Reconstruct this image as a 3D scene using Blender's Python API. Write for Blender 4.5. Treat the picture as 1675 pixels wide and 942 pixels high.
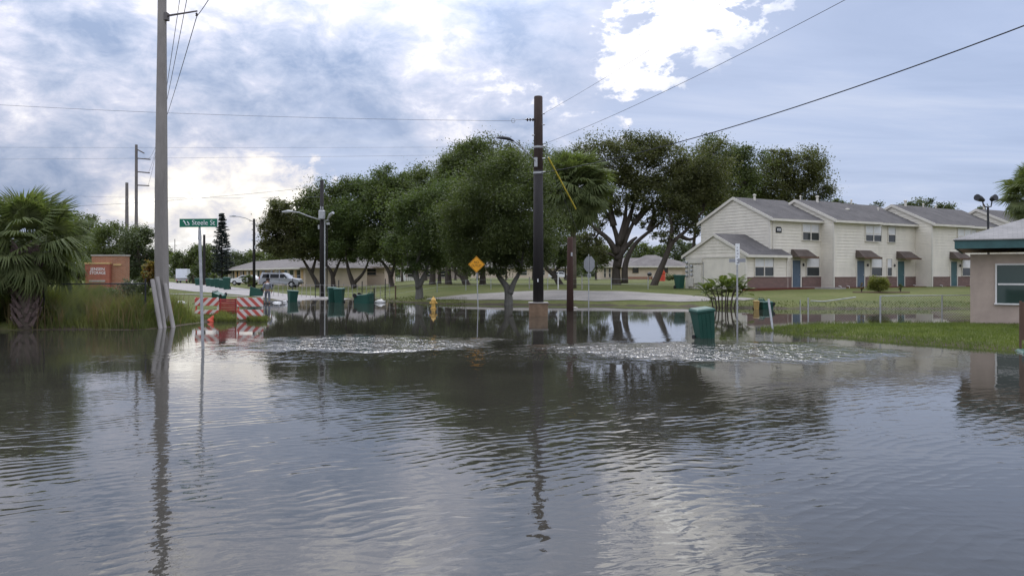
import bpy, bmesh, math, random
import numpy as np
from mathutils import Vector, Matrix

R = math.radians
C = bpy.context.scene.collection
S = bpy.context.scene
for o in list(bpy.data.objects):
    bpy.data.objects.remove(o)
random.seed(5)
rng = np.random.default_rng(5)

# ------------------------------------------------------------------ camera
F, HY, CH = 1300.0, 448.0, 2.0          # focal length in photo pixels, horizon row, eye height above the flood
cam = bpy.data.cameras.new('camera')
cam.sensor_fit = 'HORIZONTAL'; cam.sensor_width = 36
cam.lens = 36 * F / 1675
cam.shift_y = -23 / 1675
cam.clip_start = 0.1; cam.clip_end = 5000
camo = bpy.data.objects.new('camera', cam); C.objects.link(camo)
camo.location = (0, 0, CH); camo.rotation_euler = (R(90), 0, 0)
S.camera = camo

# ------------------------------------------------------------------ render / exposure
S.view_settings.view_transform = 'Standard'
S.view_settings.look = 'None'
S.view_settings.exposure = 0.13
S.view_settings.gamma = 1.0
S.view_settings.use_curve_mapping = False
try:
    S.cycles.use_denoising = True
    S.cycles.denoiser = 'OPENIMAGEDENOISE'
    S.cycles.max_bounces = 6
    S.cycles.diffuse_bounces = 3
    S.cycles.glossy_bounces = 4
    S.cycles.transparent_max_bounces = 8
    S.cycles.caustics_reflective = False
    S.cycles.caustics_refractive = False
    S.cycles.sample_clamp_indirect = 4.0
except Exception:
    pass

# ------------------------------------------------------------------ node helpers
class NT:
    def __init__(s, nt): s.nt = nt; s.n = nt.nodes; s.l = nt.links
    def node(s, t, **kw):
        nd = s.n.new(t)
        for k, v in kw.items(): setattr(nd, k, v)
        return nd
    def put(s, sock, v):
        if v is None: return
        if hasattr(v, 'is_output'): s.l.new(v, sock)
        else:
            try: sock.default_value = v
            except Exception:
                sock.default_value = tuple(v) + (1,) if len(v) == 3 else v
    def m(s, op, a, b=None, c=None, clamp=False):
        nd = s.node('ShaderNodeMath', operation=op); nd.use_clamp = clamp
        s.put(nd.inputs[0], a); s.put(nd.inputs[1], b)
        if c is not None: s.put(nd.inputs[2], c)
        return nd.outputs[0]
    def vm(s, op, a, b=None, scale=None):
        nd = s.node('ShaderNodeVectorMath', operation=op)
        s.put(nd.inputs[0], a); s.put(nd.inputs[1], b)
        if scale is not None: s.put(nd.inputs['Scale'], scale)
        return nd.outputs['Value'] if op in ('DOT_PRODUCT', 'LENGTH', 'DISTANCE') else nd.outputs['Vector']
    def noise(s, vec, scale, detail=4, rough=.55, dist=0.0, color=False):
        nd = s.node('ShaderNodeTexNoise')
        s.put(nd.inputs['Vector'], vec); s.put(nd.inputs['Scale'], scale)
        s.put(nd.inputs['Detail'], detail); s.put(nd.inputs['Roughness'], rough); s.put(nd.inputs['Distortion'], dist)
        return nd.outputs['Color'] if color else nd.outputs[0]
    def mix(s, f, a, b, blend='MIX'):
        nd = s.node('ShaderNodeMix', data_type='RGBA', blend_type=blend)
        s.put(nd.inputs[0], f); s.put(nd.inputs[6], a); s.put(nd.inputs[7], b)
        return nd.outputs[2]
    def ramp(s, f, stops, interp='LINEAR'):
        nd = s.node('ShaderNodeValToRGB'); cr = nd.color_ramp; cr.interpolation = interp
        while len(cr.elements) < len(stops): cr.elements.new(.5)
        for e, (p, c) in zip(cr.elements, stops):
            e.position = p; e.color = tuple(c) + (1,) if len(c) == 3 else c
        s.put(nd.inputs[0], f)
        return nd.outputs[0]
    def rng(s, v, a, b, c=0.0, d=1.0, smooth=True):
        nd = s.node('ShaderNodeMapRange'); nd.interpolation_type = 'SMOOTHSTEP' if smooth else 'LINEAR'
        s.put(nd.inputs[0], v); s.put(nd.inputs[1], a); s.put(nd.inputs[2], b); s.put(nd.inputs[3], c); s.put(nd.inputs[4], d)
        return nd.outputs[0]
    def sep(s, v):
        nd = s.node('ShaderNodeSeparateXYZ'); s.put(nd.inputs[0], v); return nd.outputs
    def comb(s, x, y, z):
        nd = s.node('ShaderNodeCombineXYZ'); s.put(nd.inputs[0], x); s.put(nd.inputs[1], y); s.put(nd.inputs[2], z); return nd.outputs[0]

def pdir(px, py):
    return Vector(((px - 837.5) / F, 1.0, (HY - py) / F)).normalized()

# ------------------------------------------------------------------ world: broken cloud deck, sun hidden behind it ahead
SUN_EL, SUN_AZ = R(40), R(0.0)           # azimuth measured from +Y (the way the camera looks)
W = bpy.data.worlds.new('World'); S.world = W; W.use_nodes = True
t = NT(W.node_tree); t.n.clear()
out = t.node('ShaderNodeOutputWorld'); bg = t.node('ShaderNodeBackground')
t.l.new(bg.outputs[0], out.inputs[0]); bg.inputs[1].default_value = 0.1
sky = t.node('ShaderNodeTexSky', sky_type='NISHITA'); sky.sun_disc = False
sky.sun_elevation = SUN_EL; sky.sun_rotation = SUN_AZ
sky.air_density = 1.0; sky.dust_density = 2.0; sky.ozone_density = 1.5
d = t.node('ShaderNodeTexCoord').outputs['Generated']
dx, dy, dz = t.sep(d)
den = t.m('ADD', t.m('MAXIMUM', dz, 0.0), 0.13)
q = t.comb(t.m('DIVIDE', dx, den), t.m('DIVIDE', dy, den), 0.0)
dd = t.vm('MULTIPLY', d, (1.0, 1.0, 1.75))
n1 = t.noise(dd, 3.2, 5, .55, .3)
n2 = t.noise(dd, 7.0, 10, .60, .45)
n3 = t.noise(t.vm('ADD', dd, (7.3, 2.1, 0)), 19, 8, .62, .3)
wob = t.noise(dd, 7.5, 7, .62, .0, color=True)
dw = t.vm('ADD', d, t.vm('SCALE', t.vm('SUBTRACT', wob, (.5, .5, .5)), scale=0.12))
dw = t.vm('NORMALIZE', dw)
def blob(px, py, r_px, amp):
    k = 2.0 * (F / r_px) ** 2 / 2.0
    dt = t.vm('DOT_PRODUCT', dw, tuple(pdir(px, py)))
    e = t.m('MULTIPLY', t.m('SUBTRACT', dt, 1.0), k)
    return t.m('MULTIPLY', t.m('EXPONENT', e), amp)
def total(lst):
    acc = None
    for b in lst:
        v = blob(*b)
        acc = v if acc is None else t.m('ADD', acc, v)
    return acc
bright = total([(705, 70, 45, .30), (735, 140, 50, .34), (830, 170, 55, .30), (930, 160, 50, .36), (1020, 115, 50, .36), (1095, 78, 50, .34), (1180, 30, 55, .36), (960, 60, 50, .18),
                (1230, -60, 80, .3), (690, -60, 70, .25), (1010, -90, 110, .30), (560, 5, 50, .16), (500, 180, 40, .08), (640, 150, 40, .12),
                (330, 255, 40, .5), (400, 285, 50, .48), (475, 270, 45, .5), (290, 330, 45, .5), (330, 390, 70, .42), (190, 315, 40, .4), (430, 320, 36, .3),
                (1120, 140, 40, .16), (1500, 320, 50, .1)])
dark = total([(838, 40, 85, -.46), (905, 85, 60, -.26), (600, 40, 70, -.10), (560, 110, 60, -.10), (400, 190, 60, -.14), (520, 205, 60, -.12), (90, 270, 80, -.18), (200, 190, 100, -.10),
              (640, 195, 50, -.14), (60, 320, 60, -.14), (330, 190, 50, -.10)])
v = t.m('ADD', t.m('MULTIPLY', t.m('SUBTRACT', n1, .5), .7), t.m('MULTIPLY', t.m('SUBTRACT', n2, .5), 1.1))
v = t.m('ADD', v, t.m('MULTIPLY', t.m('SUBTRACT', n3, .5), 1.15))
v = t.m('ADD', v, .515)
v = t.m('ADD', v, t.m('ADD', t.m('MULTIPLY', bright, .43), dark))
cloud = t.ramp(v, [(0.10, (.26, .33, .48)), (.34, (.40, .455, .59)), (.52, (.54, .565, .68)), (.68, (.71, .715, .79)), (.84, (.93, .915, .91)), (1.0, (1, 1, 1))])
gain = t.rng(v, .82, 1.35, 1.0, 2.6)
# an overcast deck is brighter towards the zenith than near the horizon
gain = t.m('MULTIPLY', gain, t.m('MULTIPLY_ADD', t.m('MAXIMUM', dz, 0.0), 2.0, .82))
# the deck glows round the hidden sun
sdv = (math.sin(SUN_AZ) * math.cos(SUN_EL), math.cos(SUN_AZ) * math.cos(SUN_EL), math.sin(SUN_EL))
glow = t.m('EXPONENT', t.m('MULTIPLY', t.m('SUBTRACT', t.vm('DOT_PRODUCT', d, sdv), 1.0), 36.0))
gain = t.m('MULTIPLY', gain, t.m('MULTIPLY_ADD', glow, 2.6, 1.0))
warm = t.m('ADD', blob(350, 300, 170, 1.0), blob(300, 400, 120, .7), clamp=True)
cloud = t.mix(t.m('MULTIPLY', warm, t.rng(v, .5, .8)), cloud, t.mix(1.0, cloud, (1.03, 1.0, .945, 1), 'MULTIPLY'))
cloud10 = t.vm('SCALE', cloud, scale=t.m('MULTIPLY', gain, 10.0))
# thin blue veil to the right, where the deck opens
nv = t.noise(t.vm('MULTIPLY', q, (.45, 1.6, 1)), 1.3, 7, .58, .6)
veil = t.ramp(nv, [(.28, (.33, .42, .63)), (.5, (.42, .51, .73)), (.72, (.56, .625, .80))])
veil10 = t.mix(.12, t.vm('SCALE', veil, scale=10.0), sky.outputs[0])
clear = t.m('ADD', t.m('ADD', blob(1500, 190, 300, 1.25), blob(1900, 300, 420, 1.0)), t.m('ADD', blob(1200, 260, 120, .7), blob(560, 320, 110, .75)))
clear = t.m('SUBTRACT', clear, t.m('MULTIPLY', t.rng(v, .56, .80), .95))
clear = t.m('ADD', clear, t.m('MULTIPLY', t.m('SUBTRACT', n2, .5), .9))
cl = t.rng(clear, .08, .75)
col = t.mix(cl, cloud10, veil10)
# the deck ends in pale haze near the horizon
hz = t.rng(dz, 0.0, 0.07, 1.0, 0.0)
col = t.mix(t.m('MULTIPLY', hz, .45), col, (6.6, 7.2, 8.4, 1))
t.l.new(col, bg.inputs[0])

sun = bpy.data.lights.new('sun', 'SUN'); sun.energy = 0.8; sun.angle = R(12); sun.color = (1, .95, .87)
suno = bpy.data.objects.new('sun', sun); C.objects.link(suno)
sd = Vector((math.sin(SUN_AZ) * math.cos(SUN_EL), math.cos(SUN_AZ) * math.cos(SUN_EL), math.sin(SUN_EL)))
suno.rotation_euler = sd.to_track_quat('Z', 'Y').to_euler(); suno.location = (0, 0, 60)

# ------------------------------------------------------------------ materials
M = {}
def mat(name, color, rough=.7, var=.18, scale=3.0, bump=0.0, bscale=None, metal=0.0, spec=.4, color2=None, stretch=(1, 1, 1), coord='Object'):
    m = bpy.data.materials.new(name); m.use_nodes = True
    k = NT(m.node_tree); b = k.n['Principled BSDF']
    tc = k.node('ShaderNodeTexCoord').outputs[coord]
    vec = k.vm('MULTIPLY', tc, stretch)
    f = k.noise(vec, scale, 5, .6)
    f = k.rng(f, .3, .7)
    c = Vector(color)
    ca = tuple(c * (1 - var)); cb = tuple(color2) if color2 else tuple(c * (1 + var))
    colr = k.mix(f, ca + (1,), cb + (1,))
    f2 = k.noise(vec, scale * 9, 3, .6)
    colr = k.mix(.35 * min(1, var * 3), colr, k.mix(k.rng(f2, .3, .7), tuple(c * .75) + (1,), tuple(c * 1.2) + (1,)))
    k.l.new(colr, b.inputs['Base Color'])
    b.inputs['Roughness'].default_value = rough; b.inputs['Metallic'].default_value = metal
    b.inputs['Specular IOR Level'].default_value = spec
    if bump:
        bn = k.node('ShaderNodeBump'); bn.inputs['Strength'].default_value = .8; bn.inputs['Distance'].default_value = bump
        k.l.new(k.noise(vec, bscale or scale * 4, 5, .6), bn.inputs['Height']); k.l.new(bn.outputs[0], b.inputs['Normal'])
    M[name] = m
    return m

def leafmat(name, color, color2, trans=.3, scale=.5):
    m = bpy.data.materials.new(name); m.use_nodes = True
    k = NT(m.node_tree); b = k.n['Principled BSDF']; o = k.n['Material Output']
    tc = k.node('ShaderNodeTexCoord').outputs['Object']
    f = k.rng(k.noise(tc, scale, 3, .6), .35, .65)
    g = k.node('ShaderNodeNewGeometry').outputs['Random Per Island']
    colr = k.mix(k.m('ADD', k.m('MULTIPLY', f, .6), k.m('MULTIPLY', g, .4)), tuple(color) + (1,), tuple(color2) + (1,))
    k.l.new(colr, b.inputs['Base Color']); b.inputs['Roughness'].default_value = .55; b.inputs['Specular IOR Level'].default_value = .25
    tr = k.node('ShaderNodeBsdfTranslucent'); k.l.new(k.mix(1.0, colr, (1.15, 1.25, .6, 1), 'MULTIPLY'), tr.inputs[0])
    mx = k.node('ShaderNodeMixShader'); mx.inputs[0].default_value = trans
    k.l.new(b.outputs[0], mx.inputs[1]); k.l.new(tr.outputs[0], mx.inputs[2]); k.l.new(mx.outputs[0], o.inputs[0])
    M[name] = m
    return m

leafmat('oak_leaf', (.060, .080, .030), (.130, .158, .058), .4)
leafmat('oak_leaf_olive', (.070, .080, .034), (.148, .152, .064), .4)
leafmat('oak_leaf_bright', (.062, .092, .032), (.135, .170, .062), .4)
leafmat('far_leaf', (.055, .075, .036), (.115, .135, .062))
leafmat('bush_leaf', (.075, .100, .032), (.150, .175, .060), .35)
leafmat('palm_leaf', (.095, .130, .048), (.205, .230, .095), .4, 1.2)
leafmat('palm_dead', (.070, .060, .032), (.125, .110, .058), .2, 1.2)
leafmat('areca_leaf', (.075, .115, .028), (.180, .205, .060), .35, 1.2)
leafmat('conifer_leaf', (.022, .032, .030), (.045, .058, .050), .15)
leafmat('tall_grass', (.105, .135, .042), (.235, .240, .085), .45, .35)
leafmat('shore_blade', (.072, .092, .024), (.130, .150, .044), .3, .5)
leafmat('lawn_blade', (.085, .118, .028), (.175, .212, .056), .35, .8)
leafmat('dry_weed', (.140, .095, .050), (.260, .205, .110), .4, .6)
leafmat('shrub_leaf', (.120, .140, .025), (.230, .230, .060), .35, 1.5)
leafmat('croton_leaf', (.20, .07, .03), (.26, .25, .06), .35, 3)
mat('bark', (.075, .062, .050), .95, .35, 2.5, .05, 9, stretch=(1, 1, .25))
mat('bark_pale', (.135, .130, .112), .95, .35, 2.5, .05, 9, stretch=(1, 1, .25))
mat('palm_trunk', (.14, .115, .09), .95, .35, 4, .03, 14)
mat('boot', (.17, .125, .11), .9, .35, 6, .01)
mat('concrete', (.36, .335, .30), .85, .12, 2.0, .004, 30)
mat('concrete_pole', (.255, .236, .212), .8, .22, 1.2, .004, 26, stretch=(1, 1, .25))
mat('creosote', (.026, .023, .022), .85, .35, 3, .01, 16, stretch=(1, 1, .1))
mat('creosote_top', (.085, .062, .052), .9, .35, 3, .01, 16, stretch=(1, 1, .1))
mat('red_wood', (.080, .044, .034), .9, .3, 3, .01, 16, stretch=(1, 1, .1))
mat('grey_wood', (.33, .31, .285), .9, .2, 4, .006, 22, stretch=(1, 1, .12))
mat('brown_wood', (.12, .075, .05), .85, .25, 4, .006, 22, stretch=(1, 1, .12))
mat('plinth', (.20, .135, .085), .9, .3, 3, .01, 16)
mat('steel', (.50, .50, .50), .45, .12, 6, metal=.7)
mat('galv', (.42, .43, .43), .5, .15, 8, metal=.35)
mat('dark_metal', (.035, .037, .040), .5, .2, 6, metal=.3)
mat('pole_far', (.16, .145, .14), .85, .15, 2)
mat('cable', (.045, .047, .052), .6, .1, 4)
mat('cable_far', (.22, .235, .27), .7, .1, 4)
mat('insulator', (.03, .025, .028), .3, .1, 5)
mat('white_paint', (.74, .73, .70), .55, .06, 3)
mat('trim', (.67, .635, .55), .6, .06, 2)
mat('siding', (.73, .685, .58), .65, .07, 1.2)
mat('siding_pink', (.56, .45, .37), .8, .08, 1.2)
mat('stucco', (.44, .355, .295), .92, .15, .55, .006, 60)
mat('stucco_pale', (.52, .42, .33), .92, .09, .9, .006, 60)
mat('stucco_cream', (.62, .52, .40), .92, .08, .9, .006, 60)
mat('stucco_grey', (.36, .30, .26), .92, .09, .9, .006, 60)
mat('teal_fascia', (.048, .115, .115), .55, .2, 2)
mat('door_blue', (.085, .125, .165), .5, .1, 2)
mat('door_teal', (.050, .120, .125), .5, .12, 2)
mat('plywood', (.55, .37, .17), .8, .18, 2, stretch=(1, 1, .3))
mat('mulch', (.115, .035, .022), .95, .35, 8, .03)
mat('cart_green', (.010, .072, .050), .55, .16, 2.5, spec=.5)
mat('cart_dark', (.008, .060, .048), .45, .18, 2.5, spec=.5)
mat('bin_yellow', (.44, .31, .11), .5, .12, 3)
mat('rubber', (.02, .02, .021), .8, .15, 5)
mat('sign_green', (.005, .155, .085), .4, .06, 5)
mat('sign_brown', (.33, .115, .075), .8, .15, 5)
mat('sign_white', (.80, .82, .80), .45, .04, 5)
mat('sign_grey', (.36, .37, .38), .5, .1, 4, metal=.3)
mat('sign_yellow', (.80, .36, .015), .45, .05, 4)
mat('print_dark', (.10, .04, .012), .6, .05, 4)
mat('hydrant', (.64, .40, .10), .5, .12, 5)
mat('guard_yellow', (.66, .52, .05), .5, .08, 4)
mat('barricade_red', (.62, .07, .05), .5, .1, 4)
mat('red_plastic', (.33, .045, .045), .6, .25, 5)
mat('orange_plastic', (.70, .11, .06), .5, .1, 3)
mat('car_silver', (.42, .43, .45), .28, .04, 2, metal=.5)
mat('car_white', (.74, .75, .76), .3, .03, 2)
mat('car_blue', (.20, .33, .44), .3, .04, 2)
mat('truck_box', (.76, .79, .84), .5, .05, 2)
mat('blind', (.70, .70, .68), .6, .05, 3)
mat('foam', (.80, .80, .77), .7, .06, 6)
mat('plastic_bag', (.78, .77, .73), .5, .08, 4, .03)
mat('skin', (.30, .17, .11), .6, .06, 6)
mat('cloth_grey', (.20, .21, .235), .9, .3, 9)
mat('cloth_white', (.66, .67, .68), .9, .1, 6)
mat('cloth_pants', (.125, .135, .155), .9, .3, 9)
mat('hair', (.02, .016, .014), .7, .2, 8)
mat('hill_clutter', (.25, .24, .22), .8, .2, 2)

def glass(name, c=(.02, .028, .03)):
    m = bpy.data.materials.new(name); m.use_nodes = True
    b = m.node_tree.nodes['Principled BSDF']; b.inputs['Base Color'].default_value = c + (1,)
    b.inputs['Roughness'].default_value = .06; b.inputs['Specular IOR Level'].default_value = .6
    M[name] = m
glass('glass'); glass('glass_green', (.03, .06, .05)); glass('car_glass', (.008, .010, .012))
M['car_glass'].node_tree.nodes['Principled BSDF'].inputs['Specular IOR Level'].default_value = .25

def shingle(name, ca, cb, row=.14, coln=.3):
    m = bpy.data.materials.new(name); m.use_nodes = True
    k = NT(m.node_tree); b = k.n['Principled BSDF']
    tc = k.node('ShaderNodeTexCoord').outputs['Object']
    br = k.node('ShaderNodeTexBrick'); k.l.new(tc, br.inputs[0])
    br.inputs['Scale'].default_value = 1; br.inputs['Brick Width'].default_value = coln; br.inputs['Row Height'].default_value = row
    br.inputs['Mortar Size'].default_value = .008; br.inputs['Mortar Smooth'].default_value = .3
    br.inputs['Color1'].default_value = tuple(ca) + (1,); br.inputs['Color2'].default_value = tuple(cb) + (1,)
    br.inputs['Mortar'].default_value = tuple(Vector(ca) * .6) + (1,)
    f = k.rng(k.noise(tc, .8, 5, .6), .3, .7)
    colr = k.mix(.35, br.outputs[0], k.mix(f, tuple(Vector(ca) * .7) + (1,), tuple(Vector(cb) * 1.3) + (1,)))
    k.l.new(colr, b.inputs['Base Color']); b.inputs['Roughness'].default_value = .95; b.inputs['Specular IOR Level'].default_value = .2
    M[name] = m
shingle('shingle_grey', (.095, .090, .088), (.125, .118, .112))
shingle('shingle_pale', (.23, .225, .215), (.29, .28, .265))
shingle('shingle_old', (.16, .145, .135), (.20, .185, .17))
shingle('shingle_brown', (.095, .076, .064), (.13, .105, .09))

def brick(name, ca, cb, mortar, axis):
    m = bpy.data.materials.new(name); m.use_nodes = True
    k = NT(m.node_tree); b = k.n['Principled BSDF']
    tc = k.node('ShaderNodeTexCoord').outputs['Object']
    x, y, z = k.sep(tc)
    br = k.node('ShaderNodeTexBrick'); k.l.new(k.comb(k.m('ADD', x, y), z, 0.0), br.inputs[0])
    br.inputs['Scale'].default_value = 1; br.inputs['Brick Width'].default_value = .21; br.inputs['Row Height'].default_value = .075
    br.inputs['Mortar Size'].default_value = .008
    br.inputs['Color1'].default_value = tuple(ca) + (1,); br.inputs['Color2'].default_value = tuple(cb) + (1,); br.inputs['Mortar'].default_value = tuple(mortar) + (1,)
    k.l.new(br.outputs[0], b.inputs['Base Color']); b.inputs['Roughness'].default_value = .9
    bn = k.node('ShaderNodeBump'); bn.inputs['Strength'].default_value = .6; bn.inputs['Distance'].default_value = .01; bn.invert = True
    k.l.new(br.outputs[1], bn.inputs['Height']); k.l.new(bn.outputs[0], b.inputs['Normal'])
    M[name] = m
brick('brick_brown', (.135, .075, .060), (.21, .115, .09), (.24, .21, .19), 0)
brick('brick_orange', (.31, .125, .065), (.38, .165, .09), (.34, .27, .20), 0)

def stripes():
    for nm, sg in (('stripe_rise', 1), ('stripe_fall', -1)):
        m = bpy.data.materials.new(nm); m.use_nodes = True
        k = NT(m.node_tree); b = k.n['Principled BSDF']
        x, y, z = k.sep(k.node('ShaderNodeTexCoord').outputs['Object'])
        f = k.m('FRACT', k.m('DIVIDE', k.m('ADD', k.m('MULTIPLY', x, -sg), k.m('ADD', z, 20.0)), .36))
        k.l.new(k.mix(k.m('GREATER_THAN', f, .5), (.56, .10, .08, 1), (.74, .66, .62, 1)), b.inputs['Base Color'])
        b.inputs['Roughness'].default_value = .5; M[nm] = m
stripes()

# ------------------------------------------------------------------ mesh builder
class MB:
    def __init__(s): s.v = []; s.f = []
    def add(s, vs, fs):
        o = len(s.v); s.v += [tuple(p) for p in vs]; s.f += [tuple(i + o for i in f) for f in fs]; return s
    def box(s, x0, x1, y0, y1, z0, z1, mtx=None):
        vs = [Vector(p) for p in ((x0, y0, z0), (x1, y0, z0), (x1, y1, z0), (x0, y1, z0), (x0, y0, z1), (x1, y0, z1), (x1, y1, z1), (x0, y1, z1))]
        if mtx is not None: vs = [mtx @ p for p in vs]
        return s.add(vs, [(0, 3, 2, 1), (4, 5, 6, 7), (0, 1, 5, 4), (1, 2, 6, 5), (2, 3, 7, 6), (3, 0, 4, 7)])
    def prism(s, poly, a, b, axis='y', inset=None):
        # poly: list of 2D points, extruded along axis from a to b
        n = len(poly)
        def P(p, w): return (p[0], w, p[1]) if axis == 'y' else ((w, p[0], p[1]) if axis == 'x' else (p[0], p[1], w))
        vs = [P(p, a) for p in poly] + [P(p, b) for p in poly]
        fs = [tuple(range(n))[::-1], tuple(range(n, 2 * n))] + [(i, (i + 1) % n, n + (i + 1) % n, n + i) for i in range(n)]
        return s.add(vs, fs)
    def tube(s, path, rad, n=8, cap=True):
        path = [Vector(p) for p in path]
        if not hasattr(rad, '__len__'): rad = [rad] * len(path)
        rings = []; up = Vector((0, 0, 1))
        prev = None
        for i, p in enumerate(path):
            tg = (path[min(i + 1, len(path) - 1)] - path[max(i - 1, 0)])
            if tg.length < 1e-9: tg = Vector((0, 0, 1))
            tg.normalize()
            if prev is None:
                a = tg.cross(Vector((0, 1, 0)) if abs(tg.y) < .9 else Vector((1, 0, 0))).normalized()
            else:
                a = (prev - tg * prev.dot(tg))
                a = a.normalized() if a.length > 1e-6 else tg.orthogonal().normalized()
            prev = a; b = tg.cross(a)
            rings.append([p + (a * math.cos(2 * math.pi * k / n) + b * math.sin(2 * math.pi * k / n)) * rad[i] for k in range(n)])
        vs = [v for r in rings for v in r]; fs = []
        for i in range(len(rings) - 1):
            for k in range(n):
                fs.append((i * n + k, i * n + (k + 1) % n, (i + 1) * n + (k + 1) % n, (i + 1) * n + k))
        if cap: fs += [tuple(range(n))[::-1], tuple((len(rings) - 1) * n + k for k in range(n))]
        return s.add(vs, fs)
    def lathe(s, prof, n=16, mtx=None):
        vs = []; fs = []
        for r, z in prof:
            for k in range(n):
                p = Vector((r * math.cos(2 * math.pi * k / n), r * math.sin(2 * math.pi * k / n), z))
                vs.append(mtx @ p if mtx is not None else p)
        for i in range(len(prof) - 1):
            for k in range(n):
                fs.append((i * n + k, i * n + (k + 1) % n, (i + 1) * n + (k + 1) % n, (i + 1) * n + k))
        fs += [tuple(range(n))[::-1], tuple((len(prof) - 1) * n + k for k in range(n))]
        return s.add(vs, fs)
    def hexa(s, vs):  # 8 corners ordered like box
        return s.add(vs, [(0, 3, 2, 1), (4, 5, 6, 7), (0, 1, 5, 4), (1, 2, 6, 5), (2, 3, 7, 6), (3, 0, 4, 7)])
    def mesh(s, name, material, smooth=False):
        me = bpy.data.meshes.new(name); me.from_pydata(s.v, [], s.f)
        if material: me.materials.append(M[material])
        if smooth: me.polygons.foreach_set('use_smooth', [True] * len(me.polygons))
        me.update(); return me
    def build(s, name, material, parent=None, smooth=False, bevel=0.0, kind=None, loc=None, rot=None):
        o = bpy.data.objects.new(name, s.mesh(name, material, smooth)); C.objects.link(o)
        if parent: o.parent = parent
        if loc: o.location = loc
        if rot: o.rotation_euler = rot
        if bevel:
            b = o.modifiers.new('bevel', 'BEVEL'); b.width = bevel; b.segments = 2; b.limit_method = 'ANGLE'
        if kind: o['kind'] = kind
        return o

def nmesh(name, V, Fq, material):
    """numpy quads -> mesh"""
    me = bpy.data.meshes.new(name); n = len(Fq); k = Fq.shape[1]
    me.vertices.add(len(V)); me.vertices.foreach_set('co', np.asarray(V, np.float32).ravel())
    me.loops.add(n * k); me.loops.foreach_set('vertex_index', np.asarray(Fq, np.int32).ravel())
    me.polygons.add(n); me.polygons.foreach_set('loop_start', np.arange(n, dtype=np.int32) * k)
    try: me.polygons.foreach_set('loop_total', np.full(n, k, np.int32))
    except Exception: pass
    me.materials.append(M[material]); me.update(calc_edges=True); return me

def link(name, me, parent=None, kind=None, loc=None):
    o = bpy.data.objects.new(name, me); C.objects.link(o)
    if parent: o.parent = parent
    if kind: o['kind'] = kind
    if loc is not None: o.location = loc
    return o

def tag(o, label, cat, group=None):
    o['label'] = label; o['category'] = cat
    if group: o['group'] = group
    return o

def thing(name, label, cat, loc=(0, 0, 0), rz=0.0, group=None):
    o = bpy.data.objects.new(name, None); C.objects.link(o); o.empty_display_size = .3
    o.location = loc; o.rotation_euler = (0, 0, rz)
    return tag(o, label, cat, group)

def dup(root, loc, rot=None, label=None, scale=None):
    r = root.copy(); C.objects.link(r); r.location = loc
    if rot is not None: r.rotation_euler = rot if hasattr(rot, '__len__') else (0, 0, rot)
    if scale: r.scale = (scale,) * 3 if not hasattr(scale, '__len__') else scale
    if label: r['label'] = label
    for ch in list(root.children):
        c = ch.copy(); C.objects.link(c); c.parent = r
        for g in list(ch.children):
            e = g.copy(); C.objects.link(e); e.parent = c
    return r

# ------------------------------------------------------------------ terrain
LAND = np.array([(-120, 27), (-40, 27.6), (-18, 28.4), (-13.3, 28.5), (-12.6, 30.2), (-12.8, 31.8), (-12.9, 33.4), (-10.7, 33.7), (-10.6, 35), (-12.8, 38), (-15.8, 47),
                 (-18.2, 54), (-17.5, 61), (-13, 61.5), (-8, 56), (-5, 53), (0, 51.3), (5, 50.7), (10, 49.3), (12.5, 46.4), (18, 45.5), (26, 45.6), (60, 46),
                 (300, 46), (300, 1200), (-500, 1200), (-500, 27)], float)
ISLE = np.array([(9.0, 28.3), (9.5, 26.6), (11, 23.6), (12.3, 21.4), (13.2, 20.4), (16, 19.3), (30, 18), (60, 30), (40, 44), (22, 42), (17.6, 31.4), (14, 30.9), (11.5, 30.5), (10.0, 29.6)], float)
def sdist(poly, X, Y):
    d2 = np.full(X.shape, 1e18); ins = np.zeros(X.shape, bool)
    n = len(poly)
    for i in range(n):
        ax, ay = poly[i]; bx, by = poly[(i + 1) % n]
        ex, ey = bx - ax, by - ay
        tt = np.clip(((X - ax) * ex + (Y - ay) * ey) / (ex * ex + ey * ey), 0, 1)
        d2 = np.minimum(d2, (X - ax - tt * ex) ** 2 + (Y - ay - tt * ey) ** 2)
        c = ((ay > Y) != (by > Y)) & (X < (bx - ax) * (Y - ay) / (by - ay + 1e-12) + ax)
        ins ^= c
    dd = np.sqrt(d2); return np.where(ins, dd, -dd)
def sm(a, b, x):
    u = np.clip((x - a) / (b - a), 0, 1); return u * u * (3 - 2 * u)
def terrain(X, Y):
    X = np.asarray(X, float); Y = np.asarray(Y, float)
    a = X / np.maximum(Y, 1)
    d1 = sdist(LAND, X, Y) + .25 * np.sin(X * 1.3 + .4 * np.sin(Y)) * np.sin(Y * .9 + X * .3)
    near = 1 - sm(38, 52, Y)
    hm = .30 + .65 * sm(-.20, -.08, a); hm = hm * (1 - near) + .50 * near
    sl = (.03 + .085 * sm(-.2, -.08, a)) * (1 - near) + .22 * near
    z1 = np.where(d1 > 0, hm * (1 - np.exp(-d1 * sl / hm * 1.35)), np.maximum(d1 * .12, -.4))
    d2 = sdist(ISLE, X, Y) + .12 * np.sin(X * 2.3 + Y) * np.sin(Y * 2.1)
    z2 = np.where(d2 > 0, .16 * (1 - np.exp(-d2 * .8)), np.maximum(d2 * .12, -.4))
    return np.maximum(z1, z2)
def gz(x, y): return float(terrain(np.array([x]), np.array([y]))[0])
def hit(px, py):
    """the point of ground or flood seen at a photo pixel"""
    Y = np.concatenate([np.arange(4, 120, .1), np.arange(120, 700, .5)])
    X = (px - 837.5) / F * Y
    zg = np.maximum(terrain(X, Y), 0)
    zr = CH - (py - HY) / F * Y
    i = int(np.argmax(zr <= zg)) if (zr <= zg).any() else len(Y) - 1
    return Vector((X[i], Y[i], zg[i]))
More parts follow.
